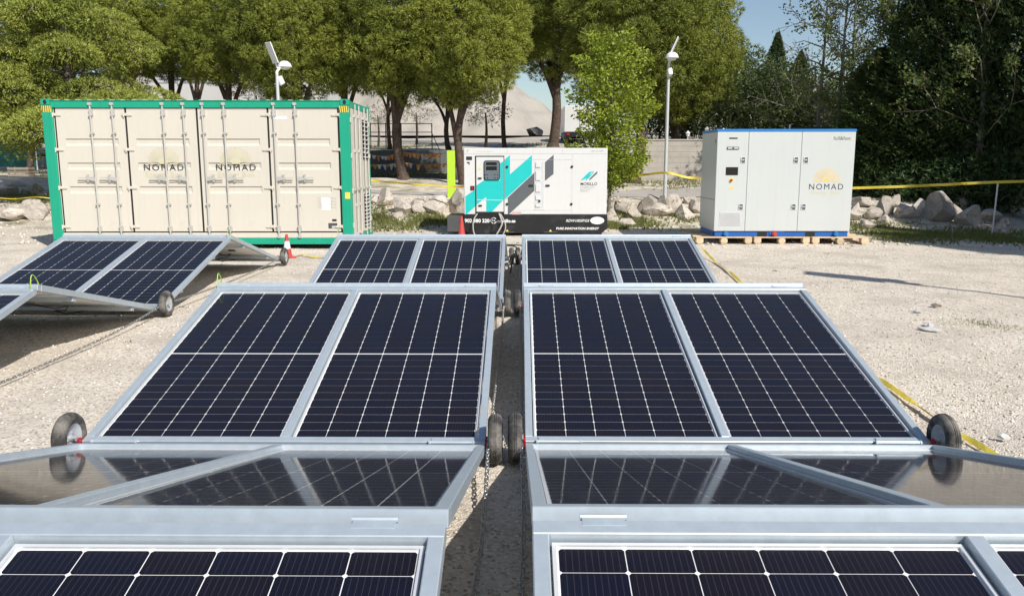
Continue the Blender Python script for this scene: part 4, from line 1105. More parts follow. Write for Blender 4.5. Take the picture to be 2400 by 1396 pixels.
def trunk(mb, pts, r0, r1, n=8):
    k = len(pts); mb.tube(smooth_path(pts, 4), [r0 + (r1 - r0) * (i / (4 * (k - 1))) for i in range(4 * (k - 1) + 1)], n)

def limb_set(mb, base, tip, r, count, length, seed):
    rnd = random.Random(seed)
    for i in range(count):
        a = rnd.uniform(0, 2 * math.pi); t = rnd.uniform(0.0, 1.0); b = base.lerp(tip, t)
        e = b + Vector((math.cos(a) * length, math.sin(a) * length, length * rnd.uniform(0.5, 1.1)))
        m = b.lerp(e, 0.5) + Vector((rnd.uniform(-.15, .15), rnd.uniform(-.15, .15), -0.08 * length))
        trunk(mb, [b, m, e], r * (1 - 0.4 * t), r * 0.25, 6)

PINES = [pine_crown('crown', 2.05, 2.75, 150, M['pine'])[0] for _ in range(3)] + [pine_crown('crown', 2.3, 2.2, 130, M['pine'])[0]]
FARPINE = [pine_crown('crown', 2.05, 2.4, 70, M['pine2'], per=420, ln=0.26, wd=0.030)[0]]

def pine(px, y, zc, var, sc, label, lean=0.0, fork=3, r=0.17, far=False, kink=0.22, zs=1.0, xoff=0.0):
    b = at_depth(px, 400, y); x = b.x; zb = tz(x, y) - 0.05
    t = thing('pine_tree', label, 'pine tree', (x, y, zb), 0, 'pine trees behind the yard')
    H = zc - zb; rnd = random.Random(int(px * 7 + y))
    fz = H - 2.4 * sc * zs * 0.55; fz = max(fz, 1.2)
    tb = MB(); top = Vector((lean, 0.0, H))
    p1 = Vector((lean * 0.25 + rnd.uniform(-kink, kink), rnd.uniform(-.1, .1), fz * 0.45)); p2 = Vector((lean * 0.6, 0, fz))
    trunk(tb, [Vector((0, 0, 0)), p1, p2, top + Vector((rnd.uniform(-.3, .3), 0, 0.8))], r, r * 0.45, 10)
    tb.tube([(0, 0, -0.15), (0, 0, 0.06), (0.0, 0, 0.3)], [r * 1.5, r * 1.25, r * 0.95], 10)
    for i in range(fork):
        a = math.pi * (0.15 + 0.7 * i / max(1, fork - 1)) * (1 if i % 2 else 1); sx = math.cos(a) * 1.4 * sc
        s = p1.lerp(p2, rnd.uniform(-0.1, 0.55)); e = Vector((lean + sx, rnd.uniform(-0.7, 0.7), H + rnd.uniform(-0.4, 0.6)))
        trunk(tb, [s, s.lerp(e, 0.4) + Vector((-sx * 0.06, 0, 0.10)), e], r * 0.66, r * 0.22, 7)
    tb.build('trunk', M['bark'], t, smooth=True)
    child('crown', FARPINE[0] if far else PINES[var], t, (lean + xoff, 0, H), (0, 0, rnd.uniform(0, 6.28)), (sc, sc, sc * zs))
    return t
def zpy(py, y): return at_depth(1200, py, y).z
PL = [  # trunk px, depth, crown-centre py, variant, scale, label, extra
    (300, 34, 62, 0, 1.15, 'pine behind the left half of the container, right of the cedar', dict(zs=0.85)),
    (415, 36, 112, 3, 0.95, 'smaller pine between the cedar and the pale building', dict(zs=0.8)),
    (548, 33, 92, 1, 1.02, 'pine with twin dark trunks above the middle of the container', dict(fork=3, zs=0.88)),
    (706, 31, 92, 2, 1.06, 'pine with splayed leaning trunks just right of the first lamp post', dict(fork=4, lean=-0.15)),
    (815, 33, 70, 0, 1.1, 'pine standing above the right end of the container', dict(zs=0.95)),
    (945, 31, 78, 1, 1.12, 'tall pine with thick forked trunk left of the lime green post', dict(fork=4, r=0.20, lean=-0.05)),
    (1086, 30, 92, 2, 1.05, 'pine with straight dark trunk rising behind the generator', dict(r=0.17, lean=0.12)),
    (1296, 45, 62, 0, 1.45, 'large pine with stout forked trunk behind the generator and young tree', dict(r=0.30, fork=4, zs=0.85)),
    (1190, 36, 40, 3, 1.1, 'pine crown closing the gap above the gravel heap', dict(r=0.12, xoff=-0.2)),
    (1418, 34, 30, 1, 1.12, 'pine whose crown rises above the young green tree', dict(r=0.18)),
    (1488, 31, 92, 2, 1.22, 'pine with brown trunk behind the second lamp post', dict(r=0.21)),
    (1590, 33, 126, 0, 1.10, 'rightmost big pine, its edge sloping down beside the open sky', dict(zs=1.08)),
]
for px, y, py, v, sc, lab, kw in PL: pine(px, y, zpy(py, y), v, sc, lab, **kw)
pine(915, 41, zpy(140, 41), 0, 0.95, 'thin far pine just left of the thick forked trunk', r=0.11, far=True, fork=2)
pine(1052, 40, zpy(195, 40), 0, 0.86, 'short crooked pine with curved black trunk by the railing', r=0.14, far=True, fork=3, kink=0.35, zs=0.8)
pine(640, 44, zpy(70, 44), 0, 1.25, 'far pine filling the gap behind the first lamp post', far=True)
pine(70, 38, zpy(110, 38), 0, 1.3, 'far pine filling the left edge behind the cedars', far=True)
pine(190, 40, zpy(60, 40), 0, 1.3, 'far pine behind the top of the large cedar', far=True)
pine(480, 47, zpy(62, 47), 0, 1.05, 'far pine over the ribbed building', far=True, zs=0.7)

# deodar cedar: tiers of drooping boughs with hanging sprays
def cedar_crown(name, height, reach, z0, mat, nb=74, seed=1):
    """boughs carry flat, arching pads of foliage whose rims hang down"""
    rnd = random.Random(seed); P = []; O = []; wood = MB()
    tiers = int((height - z0) / 0.88)
    for i in range(tiers * 5):
        t = (i // 5) / tiers; z = z0 + (height - z0) * t + rnd.uniform(-.08, .08) + 0.16 * math.sin(i * 1.9); a = (i % 5) * 1.2566 + (i // 5) * 0.75 + rnd.uniform(-.2, .2)
        ln = reach * (1 - t) ** 0.7 * rnd.uniform(0.72, 1.10) + 0.4
        d = np.array([math.cos(a), math.sin(a), 0.0]); sd = np.array([-d[1], d[0], 0.0]); rise = rnd.uniform(0.08, 0.22)
        def arc(s): return ln * (rise * s - (rise + 0.30) * s ** 2.4)
        pts = [d * ln * k / 8 + np.array([0, 0, z + arc(k / 8)]) for k in range(9)]
        wood.tube([tuple(p - np.array([0, 0, 0.05])) for p in pts], [0.045 * (1 - 0.85 * k / 8) + 0.006 for k in range(9)], 5, caps=False)
        # several rounded pads along the outer half of the bough
        for q in range(2):
            sc_ = (0.74, 0.40)[q]; pw = ln * (0.37, 0.27)[q] * rnd.uniform(0.8, 1.25) + 0.10; e0 = rnd.uniform(-0.35, 0.35) * pw * (0.3 if q == 0 else 1)
            c = d * ln * sc_ + sd * e0 + np.array([0, 0, z + arc(sc_)])
            n = int(800 * pw * pw + 120 * pw); rr = pw * np.sqrt(RNG.random(n)); th = RNG.uniform(0, 2 * np.pi, n); k = rr / pw
            off = (d[None] * (rr * np.cos(th))[:, None] * 1.15 + sd[None] * (rr * np.sin(th))[:, None])
            p = c[None] + off; p[:, 2] += -0.42 * pw * k ** 2.2 + RNG.normal(size=n) * 0.03
            o = off / pw * 0.9; o[:, 2] += 0.8; P.append(p); O.append(o)
            m = int(380 * pw); th = RNG.uniform(0, 2 * np.pi, m); dr_ = RNG.random(m) ** 1.8 * (0.10 + 0.18 * pw)
            off = (d[None] * (pw * np.cos(th))[:, None] * 1.15 + sd[None] * (pw * np.sin(th))[:, None]) * RNG.uniform(0.8, 1.05, (m, 1))
            p = c[None] + off; p[:, 2] -= 0.42 * pw + dr_; o = off / pw * 0.8; o[:, 2] -= 0.5; P.append(p); O.append(o)
    P = np.concatenate(P); O = np.concatenate(O)
    V, F = tufts(P, O, 3, 0.095, 0.030, 0.55, 0.6)
    return nmesh(name, V, F, mat), wood
def cedar(px, y, height, reach, z0, label, seed, nb=74):
    x = at_depth(px, 300, y).x; t = thing('cedar_tree', label, 'cedar tree', (x, y, tz(x, y) - 0.05), 0, 'cedars left of the container')
    cr, wood = cedar_crown('crown', height, reach, z0, M['cedar'], nb, seed)
    tb = MB(); trunk(tb, [Vector((0, 0, -0.1)), Vector((0.06, 0, height * 0.4)), Vector((-0.04, 0, height * 0.98))], 0.20, 0.03, 10); tb.build('trunk', M['barkgrey'], t, smooth=True)
    wood.build('branch', M['barkgrey'], t, smooth=True); child('crown', cr, t)
cedar(165, 25.2, 8.6, 3.0, 2.75, 'large yellow green cedar with drooping tiers behind the container', 3, 34)
cedar(-85, 23.6, 6.6, 2.3, 3.2, 'cedar cut off by the left edge, boughs hanging over the green screen', 5, 22)

# young broadleaf tree in fresh leaf
def leaf_cards(P, O, sx, sy):
    n = len(P); d = unit(n) * 0.8 + O * 0.7; d[:, 2] -= 0.25; d /= np.linalg.norm(d, axis=1, keepdims=True)
    s = np.cross(d, unit(n)); s /= np.linalg.norm(s, axis=1, keepdims=True) + 1e-9
    l = sy * RNG.uniform(0.6, 1.25, (n, 1)); w = sx * RNG.uniform(0.7, 1.25, (n, 1)); nn = np.cross(s, d) * l * 0.16
    V = np.stack([P, P + d * l * 0.5 + s * w * 0.5 + nn, P + d * l - nn * 0.4, P + d * l * 0.5 - s * w * 0.5 + nn], 1).reshape(-1, 3)
    i = np.arange(n) * 4
    F = np.concatenate([np.stack([i, i + 1, i + 2], -1), np.stack([i, i + 2, i + 3], -1)])
    return V, F
def branching(mb, p, d, ln, r, depth, rnd, tips, spread=0.6, up=0.12, nmax=3, n=5, minr=0.004):
    pts = [p]; q = p.copy(); dd = d.copy()
    for i in range(3):
        dd = (dd + Vector((rnd.uniform(-1, 1), rnd.uniform(-1, 1), rnd.uniform(-1, 1))) * 0.16 + Vector((0, 0, up))).normalized()
        q = q + dd * ln / 3; pts.append(q.copy())
    mb.tube(pts, [max(minr, r * (1 - 0.22 * i / 1.0 * 0.8)) for i in range(4)], n, caps=False)
    if depth == 0: tips.append((pts[1], pts[2], pts[3])); return
    for k in range(rnd.randint(2, nmax)):
        b = pts[rnd.choice((1, 2, 3, 3))]; a = rnd.uniform(0, 6.28)
        side = dd.cross(Vector((math.cos(a), math.sin(a), 0.3))).normalized()
        branching(mb, b, (dd + side * spread * rnd.uniform(0.6, 1.3)).normalized(), ln * rnd.uniform(0.58, 0.82), r * 0.58, depth - 1, rnd, tips, spread, up, nmax, max(3, n - 1), minr)
def young_tree():
    y = 22.4; x = at_depth(1428, 400, y).x; zb = tz(x, y)
    t = thing('young_tree', 'young tree in bright green leaf behind the right end of the generator', 'tree', (x, y, zb - 0.03))
    rnd = random.Random(11); tb = MB(); H = zpy(68, y) - zb
    trunk(tb, [Vector((0, 0, 0)), Vector((0.04, 0, H * 0.4)), Vector((-0.02, 0, H * 0.75)), Vector((0.12, 0, H * 0.99))], 0.055, 0.008, 8)
    P = []; O = []
    for i in range(74):
        tt = 0.20 + 0.77 * (i + rnd.random()) / 74; z = H * tt; a = i * 2.399
        # widest low down on the right, drawing in towards the top
        ln = (1.52 * math.sin(math.pi * min(1, max(0, (1.0 - tt) * 0.92 + 0.10))) ** 0.85) * rnd.uniform(0.65, 1.05) * (1.1 if math.cos(a) > 0 else 0.95)
        d = Vector((math.cos(a), math.sin(a), rnd.uniform(0.15, 0.75))).normalized(); b = Vector((0, 0, z - ln * 0.25)); e = b + d * ln
        m = b.lerp(e, 0.5) + Vector((0, 0, -0.03)); trunk(tb, [b, m, e], 0.014, 0.004, 4)
        n = int(122 * ln); s = RNG.random(n) ** 0.7
        c = np.array(b)[None] + (np.array(e) - np.array(b))[None] * s[:, None] + RNG.normal(size=(n, 3)) * 0.115 * (0.4 + 0.6 * np.sin(np.pi * np.clip(s, 0, 1)))[:, None]
        P.append(c); O.append(np.tile(np.array(d), (n, 1)))
    P = np.concatenate(P); O = np.concatenate(O)
    V, F = leaf_cards(P, O, 0.062, 0.105)
    tb.build('trunk', M['barkgrey'], t, smooth=True); child('crown', nmesh('crown', V, F, M['young']), t)
young_tree()

# dark cypress screen on the right
def cypress_crown(name, h, r, mat, n, ln=0.17, wd=0.045, rag=0.25):
    z = RNG.random(n) ** 0.9; a = RNG.uniform(0, 2 * np.pi, n)
    prof = r * (np.clip(np.sin(np.pi * np.clip(0.16 + z * 0.84, 0, 1)), 0, 1) ** 0.75) * (1 - 0.3 * z)
    lob = 1 + rag * np.sin(a * 5 + z * 17) * np.sin(z * 29 + a * 2) + rag * 0.5 * RNG.normal(size=n) * 0.5
    rr = prof * lob * (1 - 0.45 * RNG.random(n) ** 2)
    P = np.stack([rr * np.cos(a), rr * np.sin(a), 0.15 + z * (h - 0.15)], -1)
    O = np.stack([np.cos(a) * 0.7, np.sin(a) * 0.7, np.full(n, 0.75)], -1)
    V, F = tufts(P, O, 3, ln, wd, 0.55, 0.9)
    return nmesh(name, V, F, mat)
CYP = [cypress_crown('crown', 9.5, 1.25, M['cypress'], 13000, rag=0.34), cypress_crown('crown', 9.5, 1.3, M['cypress'], 12000, rag=0.5)]
def cypress(x, y, h, var, label, rs=1.0, grp='cypress screen on the right'):
    t = thing('cypress_tree', label, 'cypress', (x, y, tz(x, y) - 0.05), 0, grp)
    tb = MB(); trunk(tb, [Vector((0, 0, 0)), Vector((0.05, 0, h * 0.5)), Vector((0, 0, h * 0.95))], 0.13, 0.02, 7); tb.build('trunk', M['bark'], t, smooth=True)
    child('crown', CYP[var], t, rot=(0, 0, random.uniform(0, 6.28)), scale=(rs, rs, h / 9.5))
names = ['next to the white cabinet', 'second from the white cabinet', 'third from the white cabinet', 'fourth from the white cabinet', 'fifth from the white cabinet', 'sixth from the white cabinet', 'at the right edge of the picture']
row = [(11.5, 27.2, 4.6), (12.5, 26.7, 6.6), (13.4, 26.1, 8.4), (14.2, 25.6, 9.6), (14.9, 25.0, 9.4), (15.5, 24.0, 9.8), (16.2, 22.9, 9.6)]
for i, (x, y, h) in enumerate(row): cypress(x, y, h, i % 2, 'dark cypress in the shaded hedge, ' + names[i], 1.15)
# the hedge goes on toward the viewer outside the picture and throws its shade along itself
for i, (x, y, h) in enumerate([(16.9, 21.4, 8.0), (17.0, 19.6, 7.6), (17.0, 17.6, 7.6), (16.2, 15.4, 9.0), (15.8, 13.2, 9.8), (15.4, 11.2, 10.4), (15.5, 9.5, 10.6), (16.8, 7.8, 10.6)]):
    cypress(x, y, h, i % 2, 'dark cypress of the hedge outside the right edge, %s along' % ['first', 'second', 'third', 'fourth', 'fifth', 'sixth', 'seventh', 'eighth'][i], 1.2)
cypress(at_depth(1812, 300, 41).x, 41, zpy(78, 41) - tz(12, 41), 0, 'slim young cypress standing alone against the sky', 0.62, None)
cypress(at_depth(1868, 300, 43).x, 43, zpy(120, 43) - tz(14, 43), 1, 'small cypress right of the one standing alone', 0.6, None)

# bare and thinly leaved trees between the pines and the hedge
def thin_tree(px, y, top_py, label, seed, leaves, lean=0.0, r=0.10):
    x = at_depth(px, 400, y).x; zb = tz(x, y); H = zpy(top_py, y) - zb
    t = thing('thin_tree', label, 'tree', (x, y, zb - 0.05)); rnd = random.Random(seed); tb = MB(); tips = []
    pts = [Vector((0, 0, 0)), Vector((lean * 0.3 + rnd.uniform(-.1, .1), 0, H * 0.33)), Vector((lean * 0.7, 0, H * 0.66)), Vector((lean, 0, H))]
    trunk(tb, pts, r, 0.015, 7)
    for i in range(24):
        s = 0.16 + 0.8 * (i + rnd.random()) / 24; k = min(2, int(s * 3)); b = pts[k].lerp(pts[k + 1], s * 3 - k); a = i * 2.4
        branching(tb, b, Vector((math.cos(a), math.sin(a), rnd.uniform(0.1, 0.8))).normalized(), H * 0.17 * (1.15 - s) + 0.35, 0.028, 2, rnd, tips, 0.75, 0.06, 3, 4, 0.005)
    tb.build('trunk', M['barkgrey'], t, smooth=True)
    if leaves:
        T = np.array([[tuple(q) for q in tp] for tp in tips]); idx = RNG.integers(0, len(T), leaves)
        w = RNG.random((leaves, 1)); P = T[idx, 0] * (1 - w) + T[idx, 2] * w + RNG.normal(size=(leaves, 3)) * 0.10
        V, F = leaf_cards(P, unit(leaves), 0.075, 0.12); child('crown', nmesh('crown', V, F, M['thinleaf']), t)
thin_tree(1915, 30, -70, 'bare grey tree right of the open patch of sky', 1, 350)
thin_tree(1945, 29, -120, 'thin tree with few leaves behind the cabinet, left of two', 2, 3200, 0.3)
thin_tree(1990, 31, -90, 'thin tree with few leaves behind the right side of the cabinet', 3, 3600, -0.2)
thin_tree(2060, 28, -140, 'leggy tree rising in front of the hedge beside the cabinet', 4, 5200, 0.3, 0.12)
thin_tree(2160, 27, -160, 'leggy tree with dark upright trunk in the hedge', 5, 6000, 0.1, 0.12)
thin_tree(2290, 25, -160, 'leggy tree near the right edge above the yellow tape', 6, 6000, -0.2, 0.12)

# low conifers and bushes behind the block wall
def bush_crown(name, rx, rz, n, mat, per, ln, wd, rmin=0.3, rmax=0.55):
    C, Rr = crown_clumps(rx, rz, n, rmin, rmax, hollow=0.35); P, O = clump_points(C, Rr, per)
    V, F = tufts(P, O, 3, ln, wd, 0.8, 0.7); return nmesh(name, V, F, mat)
BUSH = [bush_crown('crown', 1.5, 1.7, 55, M['conifer'], 420, 0.16, 0.042), bush_crown('crown', 1.6, 1.5, 55, M['conifer'], 420, 0.16, 0.042)]
def bush(px, y, py, v, sc, label, name='conifer_bush', cat='conifer', mesh=None, zs=1.0):
    c = at_depth(px, py, y); zb = tz(c.x, y); t = thing(name, label, cat, (c.x, y, zb - 0.05), 0, 'low conifers behind the block wall' if mesh is None else None)
    tb = MB(); trunk(tb, [Vector((0, 0, 0)), Vector((0.05, 0, (c.z - zb) * 0.5)), Vector((0, 0, c.z - zb))], 0.10 * sc, 0.04 * sc, 7); tb.build('trunk', M['bark'], t, smooth=True)
    child('crown', mesh or BUSH[v], t, (0, 0, c.z - zb), (0, 0, random.uniform(0, 6)), (sc, sc, sc * zs))
for i, (px, y, py, v, sc, lab) in enumerate((
    (1545, 34.5, 285, 0, 0.85, 'low conifer behind the young tree, left end of the row'), (1610, 34, 250, 1, 1.0, 'low conifer above the middle of the block wall'),
    (1685, 34, 262, 0, 1.05, 'low conifer with pale tips behind the left corner of the cabinet'), (1745, 35, 225, 1, 1.15, 'taller conifer below the open patch of sky'),
    (1810, 36, 262, 0, 1.1, 'low conifer behind the middle of the cabinet'), (1880, 36, 270, 1, 1.1, 'low conifer behind the right doors of the cabinet'),
    (1955, 35, 280, 0, 1.1, 'low conifer behind the right edge of the cabinet'), (2040, 33, 290, 1, 1.2, 'low conifer between the cabinet and the hedge'), (1700, 44, 190, 0, 1.25, 'far conifer at the foot of the rightmost pine'))):
    bush(px, y, py, v, sc, lab)
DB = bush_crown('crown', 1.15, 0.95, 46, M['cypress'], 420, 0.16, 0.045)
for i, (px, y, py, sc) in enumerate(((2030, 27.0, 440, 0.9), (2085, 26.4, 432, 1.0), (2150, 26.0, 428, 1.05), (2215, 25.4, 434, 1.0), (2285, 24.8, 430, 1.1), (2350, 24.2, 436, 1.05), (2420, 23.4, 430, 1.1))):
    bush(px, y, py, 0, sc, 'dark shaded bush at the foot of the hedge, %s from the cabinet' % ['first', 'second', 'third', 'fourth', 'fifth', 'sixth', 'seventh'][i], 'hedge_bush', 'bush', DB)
# small olive trees on the upper ground
OL = bush_crown('crown', 1.15, 0.85, 34, M['olive'], 150, 0.17, 0.035, 0.26, 0.5)
for px, y, py, sc, lab in ((1138, 47, 262, 1.05, 'grey olive tree in front of the gravel heap'), (885, 48, 268, 0.8, 'small olive tree near the right end of the container'), (975, 50, 262, 0.9, 'olive tree behind the thick pine trunk'), (600, 46, 222, 1.0, 'olive tree behind the container below the first lamp post')):
    bush(px, y, py, 0, sc, lab, 'olive_tree', 'olive tree', OL)
bush(1370, 27, 372, 0, 0.42, 'small bright shrub behind the top of the generator', 'shrub', 'shrub', bush_crown('crown', 1.2, 1.0, 22, M['young'], 200, 0.14, 0.06))
bush(880, 22.6, 498, 0, 0.42, 'green weed bush beside the right end of the container', 'weed_bush', 'bush', bush_crown('crown', 1.1, 0.8, 22, M['grass'], 220, 0.22, 0.05), 0.8)

# grass growing along the boulders
def grass_patch(name, pts, n, h, label):
    P = np.array(pts); idx = RNG.integers(0, len(P), n); c = P[idx, :2] + RNG.normal(size=(n, 2)) * P[idx, 2:3]
    z = terrain(c[:, 0], c[:, 1]) - 0.01; base = np.stack([c[:, 0], c[:, 1], z], -1)
    V, F = tufts(base, np.tile([0, 0, 1.0], (n, 1)), 4, h, h * 0.16, 0.55, 0.9)
    tag(child(name, nmesh(name, V, F, M['grass']), None), label, 'grass', kind='stuff')
g = [(p.x, p.y, sp_) for p, sp_ in [(at(px, py), sp_) for px, py, sp_ in ((890, 520, .35), (920, 535, .4), (960, 525, .4), (1000, 512, .3), (1040, 520, .3), (1470, 515, .35), (1500, 528, .4), (1600, 512, .25), (1440, 532, .25), (60, 470, .5), (20, 462, .5), (110, 468, .3))]]
grass_patch('grass', g, 2600, 0.13, 'green grass and weeds along the feet of the boulders')
g = [(p.x, p.y, .55) for p in (at(px, py) for px, py in ((2030, 530), (2080, 545), (2140, 548), (2200, 552), (2260, 556), (2330, 560), (2390, 566), (2120, 560), (2300, 545)))]
grass_patch('grass', g, 4200, 0.10, 'shaded grass strip in front of the right hand boulders')
g = [(4.93, 8.84, 0.15), (5.2, 8.78, 0.15), (4.7, 8.95, 0.10), (5.05, 9.05, 0.12)]
grass_patch('grass', g, 420, 0.024, 'small flat patch of grass in the gravel on the right')
wx = RNG.uniform(-5.5, 9.0, 60); wy = RNG.uniform(7.5, 20.0, 60)
g = [(x, y, 0.035) for x, y in zip(wx, wy) if x > 3.2 or x < -2.9]
grass_patch('grass', g, 260, 0.03, 'sparse little weeds dotted over the gravel yard')
g = [(p.x, p.y, .9) for p in (at(px, py) for px, py in ((900, 412), (1000, 408), (1550, 428), (1640, 432), (880, 345), (960, 345), (1230, 342), (60, 405), (150, 410)))]
grass_patch('grass', g, 2200, 0.12, 'dry grass scattered on the ground beyond the track')

# ------------------------------------------------------------------ far setting: heap, building, walls
def heap_z(X, Y):
    ax, bx, cy = -32.0, -9.2, 80.0
    dxx = np.where(X < ax, ax - X, np.where(X > bx, X - bx, 0.0)); dd = np.sqrt(dxx ** 2 + (Y - cy) ** 2)
    h = 10.6 - 0.73 * dd + 0.25 * np.sin(X * 0.7 + Y * 0.4) + 0.18 * np.sin(X * 1.9 - Y * 1.3)
    h2 = 6.2 - 0.70 * np.sqrt((X + 5.0) ** 2 + (Y - 88) ** 2)
    return 4.2 + np.maximum(np.maximum(h, h2), -0.6)
tag(child('gravel_heap', grid_mesh('gravel_heap', np.linspace(-50, 8, 150), np.linspace(63, 100, 90), heap_z, M['mound']), None), 'huge pale gravel heap with sloping side beyond the pines', 'gravel heap', kind='structure')
def slab(x0, x1, y0, y1, z0, z1): return MB().box(x0, x1, y0, y1, z0, z1)
bd = thing('industrial_building', 'pale industrial building with ribbed upper cladding behind the pines', 'building', (at_depth(545, 300, 62).x, 61, 2.6))
bl = at_depth(325, 300, 62).x - bd.location.x
MB().box(bl, 7.4, 0, 10, 0, 4.7).build('wall', M['building'], bd)
ub = at_depth(392, 300, 62).x - bd.location.x
for k in range(10): MB().box(ub, 0.4, -0.06 + 0.0, 9.9, 4.705 + k * 0.22, 4.705 + k * 0.22 + 0.17).build('cladding_strip', M['rib'], bd)
MB().box(ub + 0.05, 0.35, 0.03, 9.8, 4.703, 6.9).build('upper_storey', M['building'], bd)
for x in (ub + 1.6, -0.55): MB().box(x - 0.12, x + 0.12, -0.14, -0.062, 4.6, 6.95).build('downpipe', M['rib'], bd)
MB().box(bl - 0.2, 7.6, -0.15, 10.2, 4.701 - 0.12 + 0.12, 4.74).build('ledge', M['rib'], bd) if False else None

rw = thing('retaining_wall', 'low dark grey wall hung with bunting behind the pine trunks', 'wall', (0, 35.86, 0.95))
for k in range(9):
    x0 = -13.6 + k * 2.02; MB().box(x0, x0 + 2.0, 0, 0.25, 0, 1.24 + 0.004 * (k % 3)).build('wall_panel', M['wallgrey'], rw, bevel=0.01)
bw = thing('block_wall', 'pale concrete block wall behind the lamp post and cabinet', 'wall', (4.62, 32.0, 0.86))
for r in range(8):
    off = 0.0 if r % 2 == 0 else 0.3
    x = -off
    while x < 8.2:
        xa, xb = max(0, x), min(8.2, x + 0.6)
        if xb - xa > 0.05: MB().box(xa + 0.004, xb - 0.004, 0.0, 0.2, r * 0.205, r * 0.205 + 0.198).build('block', M['wall'], bw)
        x += 0.6
MB().box(0.0, 8.2, 0.006, 0.194, 0.0, 1.635).build('mortar', M['wall'], bw)
MB().box(-0.03, 8.23, -0.03, 0.23, 1.64, 1.70).build('coping', M['wall'], bw, bevel=0.008)
for i, (px, lab) in enumerate(((1612, 'small white lantern on the block wall, left of the cabinet'), (1656, 'white lantern on the wall at the left corner of the cabinet'), (1695, 'white lantern on the wall peeping over the cabinet roof'))):
    x = at_depth(px, 320, 32.1).x; t = thing('wall_lantern', lab, 'lantern', (x, 32.1, 2.56), 0, 'lanterns on the block wall'); hh = (0.0, 0.16, 0.1)[i]
    MB().cyl((0, 0, 0), (0, 0, 0.10 + hh), 0.02, n=6).build('post', M['lampwhite'], t); MB().lathe([(0.0, 0.10 + hh), (0.05, 0.10 + hh), (0.085, 0.22 + hh), (0.10, 0.225 + hh), (0.02, 0.31 + hh), (0.0, 0.33 + hh)], 10).build('lantern_head', M['lampwhite'], t)

# green screen fence and things at the far left
gf = thing('screen_fence', 'green netting fence under the cedar at the far left', 'fence', (at_depth(82, 350, 40).x, 40, 1.40))
for k in range(6): MB().box(-2.0 * (k + 1) + 0.01, -2.0 * k - 0.01, -0.02, 0.02, 0.05, 1.75).build('net_panel', M['netgreen'], gf); MB().cyl((-2.0 * k, 0.05, -0.1), (-2.0 * k, 0.05, 1.9), 0.03, n=8).build('post', M['galvpole'], gf)
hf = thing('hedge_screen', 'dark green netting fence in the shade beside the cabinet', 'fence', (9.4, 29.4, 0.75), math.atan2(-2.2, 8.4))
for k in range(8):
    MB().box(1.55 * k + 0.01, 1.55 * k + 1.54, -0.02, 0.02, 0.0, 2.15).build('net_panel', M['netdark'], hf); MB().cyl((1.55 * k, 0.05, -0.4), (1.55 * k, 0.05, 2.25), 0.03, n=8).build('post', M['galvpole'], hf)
def crate(px, py, label, w=0.85, h=0.42, d=0.6, rz=0.1):
    p = at(px, py); t = thing('wooden_crate', label, 'crate', (p.x, p.y, p.z), rz)
    for zz in (0.03, h * 0.38, h * 0.72):
        for (a, b_) in ((0, 0.02), (d - 0.02, d)): MB().box(-w / 2, w / 2, a, b_, zz, zz + h * 0.22).build('slat', M['oldwood'], t)
        for (a, b_) in ((-w / 2, -w / 2 + 0.02), (w / 2 - 0.02, w / 2)): MB().box(a, b_, 0.021, d - 0.021, zz, zz + h * 0.22).build('slat', M['oldwood'], t)
    for xx in (-w / 2 + 0.045, w / 2 - 0.045):
        for yy in (0.045, d - 0.045): MB().box(xx - 0.022, xx + 0.022, yy - 0.022, yy + 0.022, 0, h).build('corner_batten', M['oldwood'], t)
crate(43, 415, 'weathered slatted crate on the ground before the green netting'); 
p = at(97, 394); t = thing('planter_box', 'white box heaped with pale rubble at the left of the container', 'planter', (p.x, p.y, p.z), 0.05)
MB().box(-0.45, 0.45, 0, 0.7, 0, 0.62).build('box', M['building'], t, bevel=0.02); MB().box(-0.47, 0.47, -0.02, 0.72, 0.621, 0.68).build('rim', M['seal'], t)
rub = MB()
for i in range(26):
    a, b_, c = random.uniform(-.38, .38), random.uniform(0.08, 0.6), 0.72 + random.uniform(0, 0.36) * (1 - abs(random.uniform(-.4, .4)))
    rub.cbox((0, 0, 0), (0.16, 0.14, 0.13), Matrix.Translation((a, b_, c)) @ Matrix.Rotation(random.uniform(0, 3), 4, Vector((random.random(), random.random(), 1)).normalized()))
rub.build('rubble', M['whitelet'], t)['kind'] = 'stuff'

# ------------------------------------------------------------------ boulders
def rock_mesh(seed, sub=4):
    rnd = random.Random(seed); bm = bmesh.new(); bmesh.ops.create_icosphere(bm, subdivisions=sub, radius=1.0)
    planes = [(Vector((rnd.gauss(0, 1), rnd.gauss(0, 1), rnd.gauss(0, 1))).normalized(), rnd.uniform(0.46, 0.80)) for _ in range(20)]
    ph = [rnd.uniform(0, 6) for _ in range(6)]
    for v in bm.verts:
        p = v.co.copy()
        for n_, d_ in planes:
            k = p.dot(n_)
            if k > d_: p -= n_ * (k - d_)
        w = 0.045 * (math.sin(p.x * 5 + ph[0]) * math.sin(p.y * 6 + ph[1]) + math.sin(p.z * 7 + ph[2]) * 0.8) + 0.02 * math.sin(p.x * 15 + ph[3]) * math.sin(p.z * 13 + ph[4])
        v.co = p * (1 + w * 0.55)
    me = bpy.data.meshes.new('boulder'); bm.to_mesh(me); bm.free(); me.materials.append(M['rock'])
    try:
        me.polygons.foreach_set('use_smooth', [True] * len(me.polygons)); me.set_sharp_from_angle(angle=R(16))
    except Exception: pass
    return me
ROCKS = [rock_mesh(i + 20) for i in range(9)]
